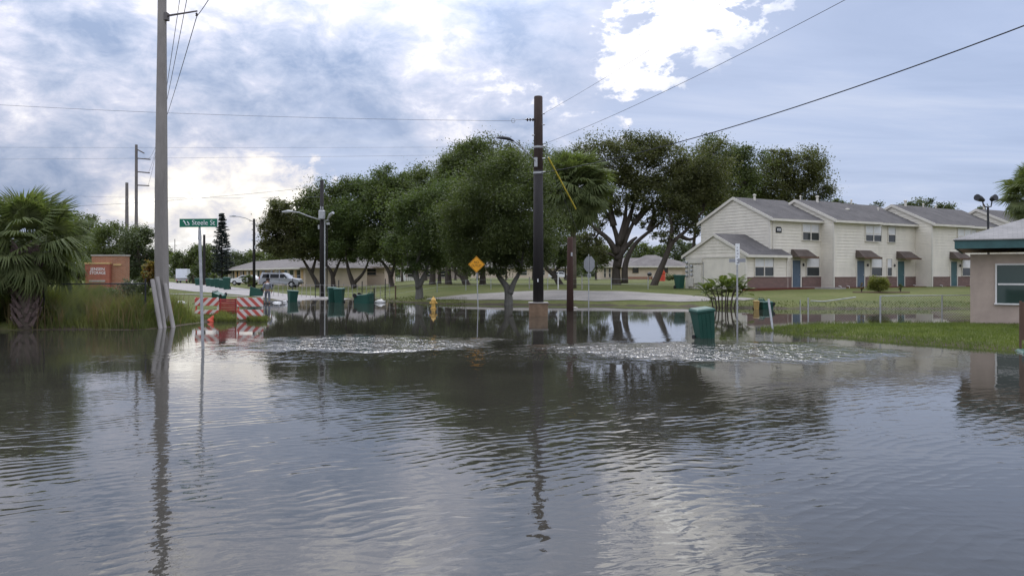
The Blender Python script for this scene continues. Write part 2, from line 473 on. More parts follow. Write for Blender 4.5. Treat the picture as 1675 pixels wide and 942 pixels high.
def at(px, D, z=None):
    x = (px - 837.5) / F * D
    return Vector((x, D, gz(x, D) if z is None else z))
def P(px, py, D): return Vector(((px - 837.5) / F * D, D, CH - (py - HY) / F * D))

def grid_sheet(name, xs, ys, zfun, material):
    X, Y = np.meshgrid(xs, ys); Z = zfun(X, Y)
    V = np.stack([X.ravel(), Y.ravel(), Z.ravel()], 1)
    nx, ny = len(xs), len(ys)
    i = (np.arange(ny - 1)[:, None] * nx + np.arange(nx - 1)[None]).ravel()
    me = nmesh(name, V, np.stack([i, i + 1, i + nx + 1, i + nx], 1), material)
    me.polygons.foreach_set('use_smooth', [True] * len(me.polygons))
    return link(name, me, kind='structure')

def groundmat():
    m = bpy.data.materials.new('lawn'); m.use_nodes = True
    k = NT(m.node_tree); b = k.n['Principled BSDF']
    p = k.node('ShaderNodeNewGeometry').outputs['Position']
    big = k.rng(k.noise(p, .12, 5, .6), .35, .65); mid = k.rng(k.noise(p, .7, 6, .65), .32, .68); fine = k.rng(k.noise(p, 6, 4, .7), .3, .7)
    c = k.mix(big, (.080, .100, .024, 1), (.130, .148, .040, 1))
    c = k.mix(k.m('MULTIPLY', mid, .55), c, (.160, .148, .062, 1))
    c = k.mix(k.m('MULTIPLY', fine, .4), c, (.045, .062, .018, 1))
    x, y, z = k.sep(p)
    zz = k.m('ADD', z, k.m('MULTIPLY', k.m('SUBTRACT', mid, .5), .12))
    c = k.mix(k.rng(zz, .02, .12, 1, 0), c, (.075, .062, .042, 1))   # mud and debris left by the flood
    k.l.new(c, b.inputs['Base Color']); b.inputs['Roughness'].default_value = .95; b.inputs['Specular IOR Level'].default_value = .15
    bn = k.node('ShaderNodeBump'); bn.inputs['Distance'].default_value = .06; bn.inputs['Strength'].default_value = .8
    k.l.new(k.noise(p, 5, 6, .7), bn.inputs['Height']); k.l.new(bn.outputs[0], b.inputs['Normal'])
    M['lawn'] = m
groundmat()
xs = np.concatenate([np.linspace(-900, -130, 12), np.linspace(-120, -32, 40), np.arange(-30, 42, .6), np.linspace(44, 120, 30), np.linspace(140, 900, 10)])
ys = np.concatenate([np.linspace(-40, 15, 8), np.arange(17, 72, .55), np.linspace(73, 130, 40), np.linspace(135, 300, 28), np.linspace(330, 1600, 12)])
grid_sheet('ground', xs, ys, lambda X, Y: terrain(X, Y), 'lawn')

# roads: sheets a hand above the soil
def asphalt():
    for nm, ca, cb in (('road_pale', (.29, .27, .25), (.38, .355, .33)), ('road_gravel', (.22, .205, .18), (.31, .285, .25))):
        m = bpy.data.materials.new(nm); m.use_nodes = True
        k = NT(m.node_tree); b = k.n['Principled BSDF']
        p = k.node('ShaderNodeNewGeometry').outputs['Position']
        f = k.rng(k.noise(p, .6, 6, .6), .3, .7); g = k.rng(k.noise(p, 9, 4, .7), .3, .7)
        c = k.mix(f, ca + (1,), cb + (1,)); c = k.mix(k.m('MULTIPLY', g, .35), c, tuple(Vector(ca) * .6) + (1,))
        k.l.new(c, b.inputs['Base Color']); b.inputs['Roughness'].default_value = .8
        bn = k.node('ShaderNodeBump'); bn.inputs['Distance'].default_value = .02
        k.l.new(g, bn.inputs['Height']); k.l.new(bn.outputs[0], b.inputs['Normal'])
        M[nm] = m
asphalt()
def ribbon(name, A, B, material, dz=.03, n=60, m=10):
    """sheet between two edge polylines, draped on the terrain"""
    def samp(L, u):
        L = np.array(L, float); s = np.concatenate([[0], np.cumsum(np.hypot(*np.diff(L, axis=0).T))]); s /= s[-1]
        return np.stack([np.interp(u, s, L[:, 0]), np.interp(u, s, L[:, 1])], 1)
    u = np.linspace(0, 1, n); a = samp(A, u); b = samp(B, u)
    w = np.linspace(0, 1, m)[None, :, None]
    G = a[:, None] * (1 - w) + b[:, None] * w
    Z = terrain(G[..., 0], G[..., 1]) + dz
    V = np.concatenate([G, Z[..., None]], 2).reshape(-1, 3)
    i = (np.arange(n - 1)[:, None] * m + np.arange(m - 1)[None]).ravel()
    o = link(name, nmesh(name, V, np.stack([i, i + 1, i + m + 1, i + m], 1), material), kind='structure')
    return o
ribbon('road', [(-15.5, 58), (-20, 63.5), (-31, 77), (-58, 122), (-110, 205)], [(-12.5, 62), (-20, 70), (-37, 104), (-64, 152), (-102, 220)], 'road_pale', .025)
ribbon('side_road', [(-6, 55.6), (-2, 53.6), (2, 52.8), (8, 51.8), (11.2, 50.6), (14.2, 48.6)], [(-6, 56.4), (-1, 58.4), (3, 60.4), (8, 58.4), (11.8, 54), (15.2, 49.6)], 'road_gravel', .03)
ribbon('sidewalk', [(-34, 70), (-26, 66.2), (-21, 63)], [(-34.6, 71.2), (-26.4, 67.3), (-21.4, 64)], 'road_pale', .05, 20, 3)

# ------------------------------------------------------------------ flood water
def watermat():
    m = bpy.data.materials.new('flood_water'); m.use_nodes = True
    k = NT(m.node_tree); b = k.n['Principled BSDF']
    p = k.node('ShaderNodeNewGeometry').outputs['Position']
    x, y, z = k.sep(p)
    f = k.rng(k.noise(p, .25, 4, .6), .3, .7)
    k.l.new(k.mix(f, (.033, .031, .025, 1), (.046, .043, .034, 1)), b.inputs['Base Color'])
    b.inputs['Roughness'].default_value = .035; b.inputs['IOR'].default_value = 1.5; b.inputs['Specular IOR Level'].default_value = .5
    # gusts: two ruffled patches with a thin band between them
    pw = k.vm('ADD', p, k.vm('SCALE', k.vm('SUBTRACT', k.noise(p, .35, 5, .65, 0, True), (.5, .5, .5)), scale=4.6))
    wx, wy, wz = k.sep(pw)
    def ell(cx, cy, rx, ry, e0=2.1, e1=.1):
        u = k.m('DIVIDE', k.m('SUBTRACT', wx, cx), rx); w = k.m('DIVIDE', k.m('SUBTRACT', wy, cy), ry)
        r = k.m('SQRT', k.m('ADD', k.m('MULTIPLY', u, u), k.m('MULTIPLY', w, w)))
        return k.rng(r, e0, e1)
    gust = k.m('MAXIMUM', ell(-4.3, 22.6, 2.1, 1.6), ell(5.2, 20.8, 2.7, 1.5))
    gust = k.m('MULTIPLY', gust, k.rng(k.noise(k.vm('MULTIPLY', p, (1, .6, 1)), 1.4, 4, .65), .34, .62, .25, 1.15))
    gust = k.m('MAXIMUM', gust, k.m('MULTIPLY', ell(0.5, 19.6, 6.5, 1.2), .12))
    calm = k.rng(y, 24, 30, 0, 1)
    # small capillary chop
    st = k.vm('MULTIPLY', p, (1.0, .6, 1))
    c1 = k.noise(st, 5.5, 2, .55, .4); c2 = k.noise(st, 11, 2, .6)
    c3 = k.noise(st, 24, 2, .6)
    chop = k.m('ADD', k.m('ADD', k.m('MULTIPLY', c1, .011), k.m('MULTIPLY', c2, .0045)), k.m('MULTIPLY', k.m('MULTIPLY', c3, .0016), k.rng(y, 18, 8)))
    patchy = k.rng(k.noise(p, .45, 4, .6), .35, .7, .15, 1.0)
    chop_amp = k.m('ADD', k.m('MULTIPLY', gust, 3.0), k.m('MULTIPLY', k.m('MULTIPLY', patchy, .22), k.m('SUBTRACT', 1.0, k.m('MULTIPLY', calm, .88))))
    h = k.m('MULTIPLY', chop, chop_amp)
    c4 = k.noise(k.vm('MULTIPLY', p, (1.0, .34, 1)), 5.2, 2, .5, .3)
    h = k.m('ADD', h, k.m('MULTIPLY', k.m('MULTIPLY', gust, c4), .26))
    # ripple trains running diagonally in the foreground
    def train(ang, lam, amp, mask, ds):
        ca, sa = math.cos(ang), math.sin(ang)
        wob = k.m('MULTIPLY', k.m('SUBTRACT', k.noise(p, .9, 3, .5), .5), ds)
        ph = k.m('MULTIPLY', k.m('ADD', k.m('ADD', k.m('MULTIPLY', x, ca), k.m('MULTIPLY', y, sa)), wob), 2 * math.pi / lam)
        sn = k.m('SUBTRACT', 1.0, k.m('MULTIPLY', k.m('ABSOLUTE', k.m('SINE', k.m('MULTIPLY', ph, .5))), 2.0))
        return k.m('MULTIPLY', k.m('MULTIPLY', sn, amp), mask)
    brk = k.rng(k.noise(p, .8, 4, .6), .38, .62)
    brk2 = k.rng(k.noise(k.vm('ADD', p, (31, 7, 0)), .7, 4, .6), .40, .62)
    near = k.rng(y, 18, 10)
    h = k.m('ADD', h, train(R(128), .18, .0010, k.m('MULTIPLY', k.m('MULTIPLY', brk, near), 1.0), .55))
    h = k.m('ADD', h, train(R(112), .28, .0010, k.m('MULTIPLY', k.m('MULTIPLY', brk2, near), 1.0), .8))
    h = k.m('ADD', h, train(R(85), .15, .0002, near, .5))
    swell = k.m('MULTIPLY', k.m('SUBTRACT', k.noise(k.vm('MULTIPLY', p, (.6, 1, 1)), 1.3, 3, .5), .5), k.m('MULTIPLY', near, .007))
    h = k.m('ADD', h, swell)
    bn = k.node('ShaderNodeBump'); bn.inputs['Strength'].default_value = 1.0; bn.inputs['Distance'].default_value = 1.0
    k.l.new(h, bn.inputs['Height']); k.l.new(bn.outputs[0], b.inputs['Normal'])
    M['flood_water'] = m
watermat()
grid_sheet('flood_water', np.array([-400., -40, 0, 40, 400]), np.array([-40., 0, 20, 40, 75]), lambda X, Y: X * 0.0, 'flood_water')

# ================================================================== large structures: houses
TH = math.atan2(.515, .857)
U = Vector((.857, .515, 0)).normalized(); NF = Vector((U.y, -U.x, 0))
def s_of(B, px):
    a = (px - 837.5) / F
    return (a * B.y - B.x) / (U.x - a * U.y)

def siding(parent, ext, z0, z1, frame, course=.24, material='siding', name='siding'):
    """lapped boards; ext(z)->(a,b) along the wall, frame(a,z,out)->local point"""
    mb = MB(); z = z0
    while z < z1 - 1e-4:
        zt = min(z + course, z1)
        a0, b0 = ext(z); a1, b1 = ext(zt)
        if b0 - a0 > .02:
            mb.add([frame(a0, z, .030), frame(b0, z, .030), frame(b1, zt, .006), frame(a1, zt, .006)], [(0, 1, 2, 3)])
            mb.add([frame(a0, z, .030), frame(b0, z, .030), frame(b0, z, .0), frame(a0, z, .0)], [(0, 3, 2, 1)])
        z = zt
    return mb.build(name, material, parent, kind='stuff')

def window(parent, x0, x1, z0, z1, frame, sashes=2, blind=.5, framemat='trim', pane='glass', d=.095):
    w = MB()
    def bx(a0, a1, c0, c1, o0, o1, mb):
        mb.hexa([frame(a0, c0, o1), frame(a1, c0, o1), frame(a1, c0, o0), frame(a0, c0, o0), frame(a0, c1, o1), frame(a1, c1, o1), frame(a1, c1, o0), frame(a0, c1, o0)])
    fw = .055; pd_ = min(.05, d * .5)
    bx(x0 - fw, x0, z0, z1, 0, d, w); bx(x1, x1 + fw, z0, z1, 0, d, w)
    bx(x0 - fw, x1 + fw, z1, z1 + fw, 0, d + .004, w); bx(x0 - fw - .03, x1 + fw + .03, z0 - fw, z0, 0, d + .03, w)
    sw = (x1 - x0) / sashes
    for i in range(1, sashes): bx(x0 + i * sw - .04, x0 + i * sw + .04, z0, z1, .0, d - .004, w)
    zm = (z0 + z1) / 2
    for i in range(sashes): bx(x0 + i * sw + .03, x0 + (i + 1) * sw - .03, zm - .032, zm + .032, 0, d - .012, w)
    wo = w.build('window', framemat, parent)
    for i in range(sashes):
        a, b = x0 + i * sw, x0 + (i + 1) * sw
        g = MB(); g.add([frame(a, z0, pd_), frame(b, z0, pd_), frame(b, z1, pd_), frame(a, z1, pd_)], [(0, 1, 2, 3)]); g.build('pane', pane, wo)
        if blind > 0:
            bl = MB(); zb = z1 - (z1 - z0) * blind; n = 12
            for j in range(n):
                c0 = zb + (z1 - zb) * j / n; c1 = zb + (z1 - zb) * (j + 1) / n
                bl.add([frame(a + .03, c0, .066), frame(b - .03, c0, .066), frame(b - .03, c1, .056), frame(a + .03, c1, .056)], [(0, 1, 2, 3)])
            bl.build('blind', 'blind', wo)
    return wo

def gable_roof(parent, x0, x1, y0, y1, ze, rise, oh=.35, og=.12, th=.14, material='shingle_grey', name='roof', left_rake=True):
    """ridge along x; eaves over y0 and y1"""
    ym = (y0 + y1) / 2; sl = rise / (ym - y0)
    def sheet(ya, yb, za, zb):
        mb = MB(); a, b = x0 - og, x1 + og
        mb.hexa([(a, ya, za), (b, ya, za), (b, yb, zb), (a, yb, zb), (a, ya, za + th), (b, ya, za + th), (b, yb, zb + th), (a, yb, zb + th)]); return mb
    r = sheet(y0 - oh, ym, ze - oh * sl, ze + rise)
    r2 = sheet(y1 + oh, ym, ze - oh * sl, ze + rise)
    # tile coordinates follow the slope because the material reads object x/y
    r.v += r2.v; r.f += [tuple(i + 8 for i in f[::-1]) for f in r2.f]
    ro = r.build(name, material, parent)
    f = MB(); f.box(x0 - og - .01, x1 + og, y0 - oh - .03, y0 - oh, ze - oh * sl - .06, ze - oh * sl + th - .02)
    f.build('fascia', 'trim', parent)
    if left_rake:
        k = MB()
        for (ya, za, yb, zb) in ((y0 - oh - .03, ze - oh * sl, ym, ze + rise), (y1 + oh, ze - oh * sl, ym, ze + rise)):
            a, b = x0 - og - .035, x0 - og - .002
            k.hexa([(a, ya, za - .08), (b, ya, za - .08), (b, yb, zb - .08), (a, yb, zb - .08), (a, ya, za + th + .01), (b, ya, za + th + .01), (b, yb, zb + th + .01), (a, yb, zb + th + .01)])
        k.build('rake_board', 'trim', parent)
        sf = MB(); sf.box(x0 - og, x1 + og, y0 - oh, y0, ze - oh * sl - .05, ze - oh * sl - .02); sf.build('soffit', 'trim', parent)
    return ro

def door_hood(parent, x0, x1, z, depth=.85):
    mb = MB(); zt = z + .56
    mb.hexa([(x0, -depth, z), (x1, -depth, z), (x1, -.03, z + .02), (x0, -.03, z + .02), (x0 + .05, -.25, zt), (x1 - .42, -.25, zt), (x1 - .38, -.03, zt + .05), (x0 + .05, -.03, zt + .05)])
    h = mb.build('door_hood', 'shingle_brown', parent)
    b = MB(); b.box(x0 - .02, x1 + .02, -depth - .03, -depth + .0, z - .09, z + .06); b.build('fascia', 'brown_wood', h)

BZ = .93; EAVE = 5.28; RISE = 1.72; DEP = 7.2
def townhouse(B, L, label, rake=True, gable=True):
    t = thing('townhouse', label, 'townhouse', (B.x, B.y, BZ), TH, 'attached townhouses in the cream row')
    core = MB(); core.box(0, L, .01, DEP, -.6, EAVE); core.prism([(.0, EAVE), (DEP, EAVE), (DEP / 2, EAVE + RISE - .02)], .02, L, 'x'); core.build('wall', 'siding', t)
    fr = lambda a, z, o: (a, -o, z)
    siding(t, lambda z: (0.0, L), .8, EAVE - .05, fr)
    if gable:
        fl = lambda a, z, o: (-o, DEP - a, z)
        def ext(z):
            if z <= EAVE: return (0, DEP)
            k = (z - EAVE) / RISE * DEP / 2; return (k, DEP - k)
        siding(t, ext, 0, EAVE + RISE, fl)
        cb = MB(); cb.box(-.05, .06, -.06, .05, 0, EAVE - .12); cb.build('corner_board', 'trim', t)
    gable_roof(t, 0, L, 0, DEP, EAVE, RISE, left_rake=rake)
    return t, fr
def wainscot(t, a, b, z0=-.3, z1=.78):
    m = MB(); m.box(a, b, -.075, .005, z0, z1); w = m.build('brick_wainscot', 'brick_brown', t)
    c = MB(); c.box(a - .01, b + .01, -.095, .0, z1, z1 + .06); c.build('sill_course', 'brick_brown', w)
def door(t, a, b, material, z1=2.12):
    d = MB(); d.box(a, b, -.06, .0, .04, z1)
    do = d.build('door', material, t)
    p = MB()
    for (c0, c1) in ((.25, .95), (1.1, 1.9)):
        for (e0, e1) in ((a + .1, (a + b) / 2 - .05), ((a + b) / 2 + .05, b - .1)): p.box(e0, e1, -.071, -.059, c0, c1)
    p.build('door_panel', material, do)
    k = MB(); k.lathe([(.0, 0), (.035, .01), (.03, .05), (0, .06)], 8, Matrix.Translation((b - .08, -.045, 1.0)) @ Matrix.Rotation(R(90), 4, 'X')); k.build('handle', 'steel', do)
    f = MB(); f.box(a - .09, a, -.095, .0, -.02, z1); f.box(b, b + .09, -.095, .0, -.02, z1); f.box(a - .09, b + .09, -.098, .0, z1, z1 + .09); f.build('door_frame', 'trim', t)
    st = MB(); st.box(a - .15, b + .15, -.75, -.02, -.5, .03); st.build('doorstep', 'concrete', t)
def lamp(t, x, z):
    m = MB(); m.lathe([(.0, .0), (.05, .02), (.06, .18), (.03, .24), (0, .25)], 8, Matrix.Translation((x, -.1, z))); m.box(x - .03, x + .03, -.1, -.02, z + .1, z + .16); m.build('wall_lamp', 'dark_metal', t)
def vents(t, xs):
    for (x, y, h, r) in xs:
        zr = EAVE + RISE * (1 - abs(y - DEP / 2) / (DEP / 2)); m = MB(); m.lathe([(r, zr - .05), (r, zr + h), (r * 1.5, zr + h), (r * 1.5, zr + h + .1), (0, zr + h + .14)], 8, Matrix.Translation((x, y, 0))); m.build('roof_vent', 'trim', t)
def spigot(t, x):
    m = MB(); m.tube([(x, -.08, .12), (x, -.2, .12), (x + .08, -.24, .10), (x + .09, -.26, -.12)], .025, 6); m.build('drain_pipe', 'white_paint', t)

B1 = Vector((19.4, 59.8, 0)); L1 = 5.8
B2 = B1 + U * L1 + NF * 1.2; L2 = 5.55
B2b = B2 + U * L2 - NF * .3
B3 = B2b + U * L2 + NF * 1.5
B3b = B3 + U * L2 - NF * .3
B4 = B3b + U * L2 + NF * 1.5
# unit at the end of the row
t1, fr = townhouse(B1, L1, 'end cream townhouse with an oval number plaque and a one storey wing')
s = lambda px: s_of(B1, px)
dcx = s(1301.5); door(t1, dcx - .46, dcx + .46, 'door_blue'); door_hood(t1, dcx - .6, dcx + 1.6, 2.34)
lamp(t1, s(1313), 1.65)
window(t1, s(1318.5), s(1339), 0.92, 2.3, fr, 1, .52); window(t1, s(1312), s(1338.5), 3.7, 4.93, fr, 2, .5)
wainscot(t1, s(1312), L1 - .02); wainscot(t1, 1.12, dcx - .56)
pq = MB(); pc = s(1273); zz = 4.4
pq.prism([(pc - .3, zz - .2), (pc + .3, zz - .2), (pc + .3, zz + .14), (pc + .18, zz + .24), (pc - .18, zz + .24), (pc - .3, zz + .14)], -.07, -.02)
pqo = pq.build('number_plaque', 'dark_metal', t1)
pw = MB(); pw.box(pc - .2, pc + .2, -.078, -.072, zz - .07, zz + .1); pw.build('plaque_face', 'sign_white', pqo)
pd = MB()
for i in range(4): pd.box(pc - .15 + i * .08, pc - .11 + i * .08, -.084, -.079, zz - .03 - .01 * (i % 2), zz + .05)
pd.build('plaque_mark', 'print_dark', pqo)
vents(t1, [(1.9, DEP / 2 - .4, .5, .09), (5.3, 2.6, .2, .05)])
dn = MB(); dn.box(s(1263), s(1263) + .07, -.1, -.03, 0.02, EAVE - .15); dn.build('downpipe', 'trim', t1)
# middle pair
t2, _ = townhouse(B2, L2, 'cream townhouse with a blue door, second from the gabled end of its row')
s = lambda px: s_of(B2, px)
dcx = s(1406.5); door(t2, dcx - .46, dcx + .46, 'door_blue'); door_hood(t2, dcx - .6, dcx + 1.6, 2.34); lamp(t2, s(1418), 1.65)
window(t2, s(1424.5), s(1441.5), 0.92, 2.3, fr, 1, .52); window(t2, s(1415), s(1440.5), 3.7, 4.93, fr, 2, .6)
wainscot(t2, .1, dcx - .56); wainscot(t2, dcx + .56, L2 - .02); spigot(t2, .5); spigot(t2, 1.5)
vents(t2, [(2.3, DEP / 2 - .3, .55, .10), (.6, DEP / 2, .35, .05), (4.4, 2.0, .12, .12)])
t2b, _ = townhouse(B2b, L2, 'cream townhouse with a teal door behind the round yellow bush', rake=False, gable=False)
s = lambda px: s_of(B2b, px)
dcx = s(1472.5); door(t2b, dcx - .46, dcx + .46, 'door_teal'); door_hood(t2b, dcx - .6, dcx + 1.6, 2.34); lamp(t2b, s(1462), 1.65)
window(t2b, s(1450.5), s(1457.5), 0.92, 2.3, fr, 1, .52); window(t2b, s(1452), s(1463.5), 3.7, 4.93, fr, 1, .5)
wainscot(t2b, .05, dcx - .56); wainscot(t2b, dcx + .56, s(1505)); spigot(t2b, s(1492))
vents(t2b, [(2.0, DEP / 2, .4, .06), (4.0, 2.4, .25, .05)])
t3, _ = townhouse(B3, L2, 'cream townhouse with a teal door, partly hidden behind the pink house')
s = lambda px: s_of(B3, px)
dcx = s(1559); door(t3, dcx - .46, dcx + .46, 'door_teal'); door_hood(t3, dcx - .6, dcx + 1.6, 2.34); lamp(t3, s(1569), 1.65)
window(t3, s(1573), s(1588), 0.92, 2.3, fr, 1, .52); window(t3, s(1565.5), s(1587), 3.7, 4.93, fr, 2, .6)
wainscot(t3, .1, dcx - .56); wainscot(t3, dcx + .56, L2 - .02); spigot(t3, 1.0)
vents(t3, [(1.6, DEP / 2 - .2, .55, .10), (4.6, DEP / 2, .3, .06)])
t3b, _ = townhouse(B3b, L2, 'cream townhouse whose upper window shows just above the grey hip roof', rake=False, gable=False)
window(t3b, .5, 1.5, 3.7, 4.93, fr, 1, .5); vents(t3b, [(1.5, DEP / 2, .3, .06)])
t4, _ = townhouse(B4, L2, 'farthest cream townhouse, only its raking gable visible beside the floodlight pole')
vents(t4, [(1.2, DEP / 2, .5, .08)])

# one storey wing in front of the end unit: part of that house
WB = Vector((16.92, 57.5, 0)); WL = 4.4; WD = 6.2; WE = 2.5; WR = 1.5
Wm = Matrix.Rotation(TH, 4, 'Z'); Wm.translation = Vector((WB.x, WB.y, BZ))
wm = MB(); wm.box(0, WL, .01, WD, -.6, WE); wm.prism([(0, WE), (WD, WE), (WD / 2, WE + WR - .02)], .02, WL, 'x')
wing = wm.build('wing', 'siding', t1)
off = Matrix.Rotation(-TH, 4, 'Z') @ (WB - B1); wing.location = off
siding(wing, lambda z: (0, WL), .8, WE - .05, fr)
def extw(z):
    if z <= WE: return (0, WD)
    k = (z - WE) / WR * WD / 2; return (k, WD - k)
flw = lambda a, z, o: (-o, WD - a, z)
siding(wing, extw, WE - .1, WE + WR, flw)
gw = MB(); gw.box(-.02, .0, 0, WD, -.4, WE - .1); gw.build('end_wall', 'siding', wing)
gt = MB(); gt.box(-.06, 0, 0, WD, WE - .22, WE - .1); gt.build('trim_band', 'trim', wing)
gable_roof(wing, 0, WL, 0, WD, WE, WR, og=.12)
sw = lambda px: s_of(WB, px)
window(wing, sw(1234), sw(1264), 0.92, 2.25, fr, 2, .5)
wainscot(wing, .08, WL - .02)
cb = MB(); cb.box(-.06, .07, -.07, .05, 0, WE - .1); cb.box(WL - .1, WL + .02, -.07, .0, 0.02, WE - .1); cb.build('corner_board', 'trim', wing)
# meters on the wing's end wall (px 1128..1160)
def wy(px):
    a = (px - 837.5) / F
    return (WB.x - a * WB.y) / (a * U.x + U.y)
for i in range(4):
    for px, dz_ in ((1124.5, 0), (1132.5, -.28)):
        if px > 1130 and i == 3: continue
        m_ = MB(); m_.lathe([(.0, 0), (.11, 0), (.11, .12), (.07, .17), (0, .18)], 10, Matrix.Translation((-.02, wy(px), 1.95 - i * .34 + dz_)) @ Matrix.Rotation(R(-90), 4, 'Y'))
        m_.build('electric_meter', 'galv', wing)
for (pa, pb, za, zb) in ((1137, 1149, .35, 1.75), (1127, 1136, .1, .75), (1129, 1150, 1.9, 2.25)):
    m_ = MB(); m_.box(-.16, -.02, wy(pb), wy(pa), za, zb); m_.build('meter_panel', 'trim', wing)
m_ = MB()
for px in (1128, 1139, 1144, 1151): m_.tube([(-.05, wy(px), -.1), (-.05, wy(px), 2.0)], .022, 6)
m_.build('conduit', 'galv', wing)

# mulch bed, path slab along the row
def slab(name, pts, z, h, material):
    m_ = MB(); m_.prism([(p[0], p[1]) for p in pts], z - h, z, 'z'); return m_.build(name, material, kind='structure')
def along(B, a, o): p = B + U * a + NF * o; return (p.x, p.y)
slab('mulch_bed', [along(WB, -.2, .9), along(WB, WL + 1.2, .9), along(B1, 5.6, 1.1), along(B2, 5.5, 1.0), along(B2b, 5.4, 1.0), along(B3, 5.5, 1.0), along(B3, 5.5, -1), along(B1, 0, -1), along(WB, -.2, -.2)], BZ + .03, .5, 'mulch')
slab('path_slab', [along(B1, 2.2, .1), along(B1, 3.6, .1), along(B1, 5.4, 2.6), along(B1, 4.2, 2.6)], BZ + .05, .4, 'road_pale')

# pink stucco house at the right edge
HD = 30.0; hx = (1587 - 837.5) / F * HD; hz0 = .12
ph = thing('pink_house', 'pink stucco house with a teal fascia and white framed window', 'house', (hx, HD, hz0), R(-31))
m_ = MB(); m_.box(0, 10, 0, 8, -.5, 2.62)
m_.build('wall', 'stucco', ph)
wx0 = .86
z_of = lambda py, D: CH - (py - HY) / F * D - hz0
frp = lambda a, z, o: (a, -o, z)
window(ph, wx0, wx0 + 1.9, z_of(495, HD), z_of(434, HD), frp, 1, 0, 'white_paint', 'glass_green', .06)
oh = .72; fy = -oh; fz1 = z_of(393, HD - oh); fz0 = z_of(406.5, HD - oh); xl = -.45
m_ = MB(); m_.box(xl, 11, fy - .04, fy, fz0, fz1); m_.box(xl - .04, xl, fy - .04, 8 + oh, fz0, fz1); m_.build('fascia', 'teal_fascia', ph)
m_ = MB(); m_.box(xl, 11, fy, 8 + oh, fz0 + .05, fz0 + .09); m_.build('soffit', 'stucco', ph)
m_ = MB(); rr = 1.75; my = 4.0
rx = xl + my + oh
m_.add([(xl - .09, fy - .09, fz1), (11, fy - .09, fz1), (11, my, fz1 + rr), (rx, my, fz1 + rr), (xl - .09, 8 + oh + .09, fz1), (11, 8 + oh + .09, fz1),
        (xl - .09, fy - .09, fz1 + .035), (11, fy - .09, fz1 + .035), (11, my, fz1 + rr + .04), (rx, my, fz1 + rr + .04), (xl - .09, 8 + oh + .09, fz1 + .035)],
       [(0, 1, 7, 6), (6, 7, 8, 9), (6, 9, 10), (0, 6, 10, 4), (0, 4, 5, 1), (10, 9, 8, 5)])
m_.build('roof', 'shingle_pale', ph)

# long low house, left of centre: a run of duplexes going away
ha = Vector((-27.3, 105, 0)); hb = Vector((-55, 154, 0)); du = (hb - ha).normalized(); Lh = (hb - ha).length
lh = thing('ranch_house', 'long low tan house with tan panelled front behind the silver suv', 'house', (ha.x, ha.y, .3), math.atan2(du.y, du.x))
# local x runs away along the front, local +y is behind the house on the right (-y faces the street)
m_ = MB(); m_.box(0, Lh, -8.5, 0, -.5, 2.5); m_.build('wall', 'stucco_cream', lh)
m_ = MB(); a0, a1, y0, y1, ze, zr = -.6, Lh + .6, -9.2, .9, 2.5, 4.1
m_.add([(a0, y0, ze), (a1, y0, ze), (a1, y1, ze), (a0, y1, ze), (a0 + 4.5, (y0 + y1) / 2, zr), (a1 - 4.5, (y0 + y1) / 2, zr)], [(3, 2, 1, 0), (0, 1, 5, 4), (2, 3, 4, 5), (1, 2, 5), (3, 0, 4)]); m_.build('roof', 'shingle_old', lh)
m_ = MB(); m_.box(a0, a1, y1, y1 + .04, ze - .16, ze + .04); m_.build('fascia', 'trim', lh)
x = 1.0; i = 0
kinds = ['plywood', 'glass', 'plywood', 'glass', 'trim', 'door_teal', 'plywood', 'glass', 'trim', 'plywood', 'glass', 'stucco_grey']
while x < Lh - 3:
    w = (1.1, 1.5, .9, 1.9, .7)[i % 5]
    m_ = MB(); kd = kinds[i % len(kinds)]
    m_.box(x, x + w, .0, .06, (.1 if kd in ('plywood', 'door_teal', 'trim') else .8), 2.2)
    m_.build({'plywood': 'wood_panel', 'glass': 'window', 'trim': 'porch_post', 'door_teal': 'door', 'stucco_grey': 'wall_panel'}[kd], kd, lh)
    x += w + (.5, .35, .9, .6)[i % 4]; i += 1
hbD = 112.0
sh = thing('ranch_house', 'pinkish stucco end of the low house seen between the oak trunks', 'house', tuple(at(521, hbD, .3)))
w2 = (629 - 521) / F * hbD
m_ = MB(); m_.box(0, w2, 0, 10, -.5, 2.7); m_.build('wall', 'stucco_pale', sh)
m_ = MB(); m_.add([(-.6, -.7, 2.7), (w2 + .6, -.7, 2.7), (w2 + .6, 10.7, 2.7), (-.6, 10.7, 2.7), (3.2, 5, 4.7), (w2 - 3.2, 5, 4.7)], [(3, 2, 1, 0), (0, 1, 5, 4), (2, 3, 4, 5), (1, 2, 5), (3, 0, 4)]); m_.build('roof', 'shingle_old', sh)
m_ = MB(); m_.box(-.62, w2 + .62, -.74, -.7, 2.54, 2.74); m_.build('fascia', 'stucco_grey', sh)
for (pa, pb) in ((553, 567), (600, 615)):
    window(sh, (pa - 521) / F * hbD, (pb - 521) / F * hbD, 1.55, 2.4, frp, 1, 0, 'stucco_grey', 'glass')
m_ = MB(); m_.box(3.0, 3.2, -2.2, -.2, 3.5, 3.55, None); m_.lathe([(.0, 0), (.35, .05), (.45, .12), (0, .1)], 10, Matrix.Translation((-.2, .4, 4.5)) @ Matrix.Rotation(R(60), 4, 'X')); m_.tube([(-.2, .4, 4.5), (.0, .9, 2.9)], .05); m_.build('satellite_dish', 'white_paint', sh)

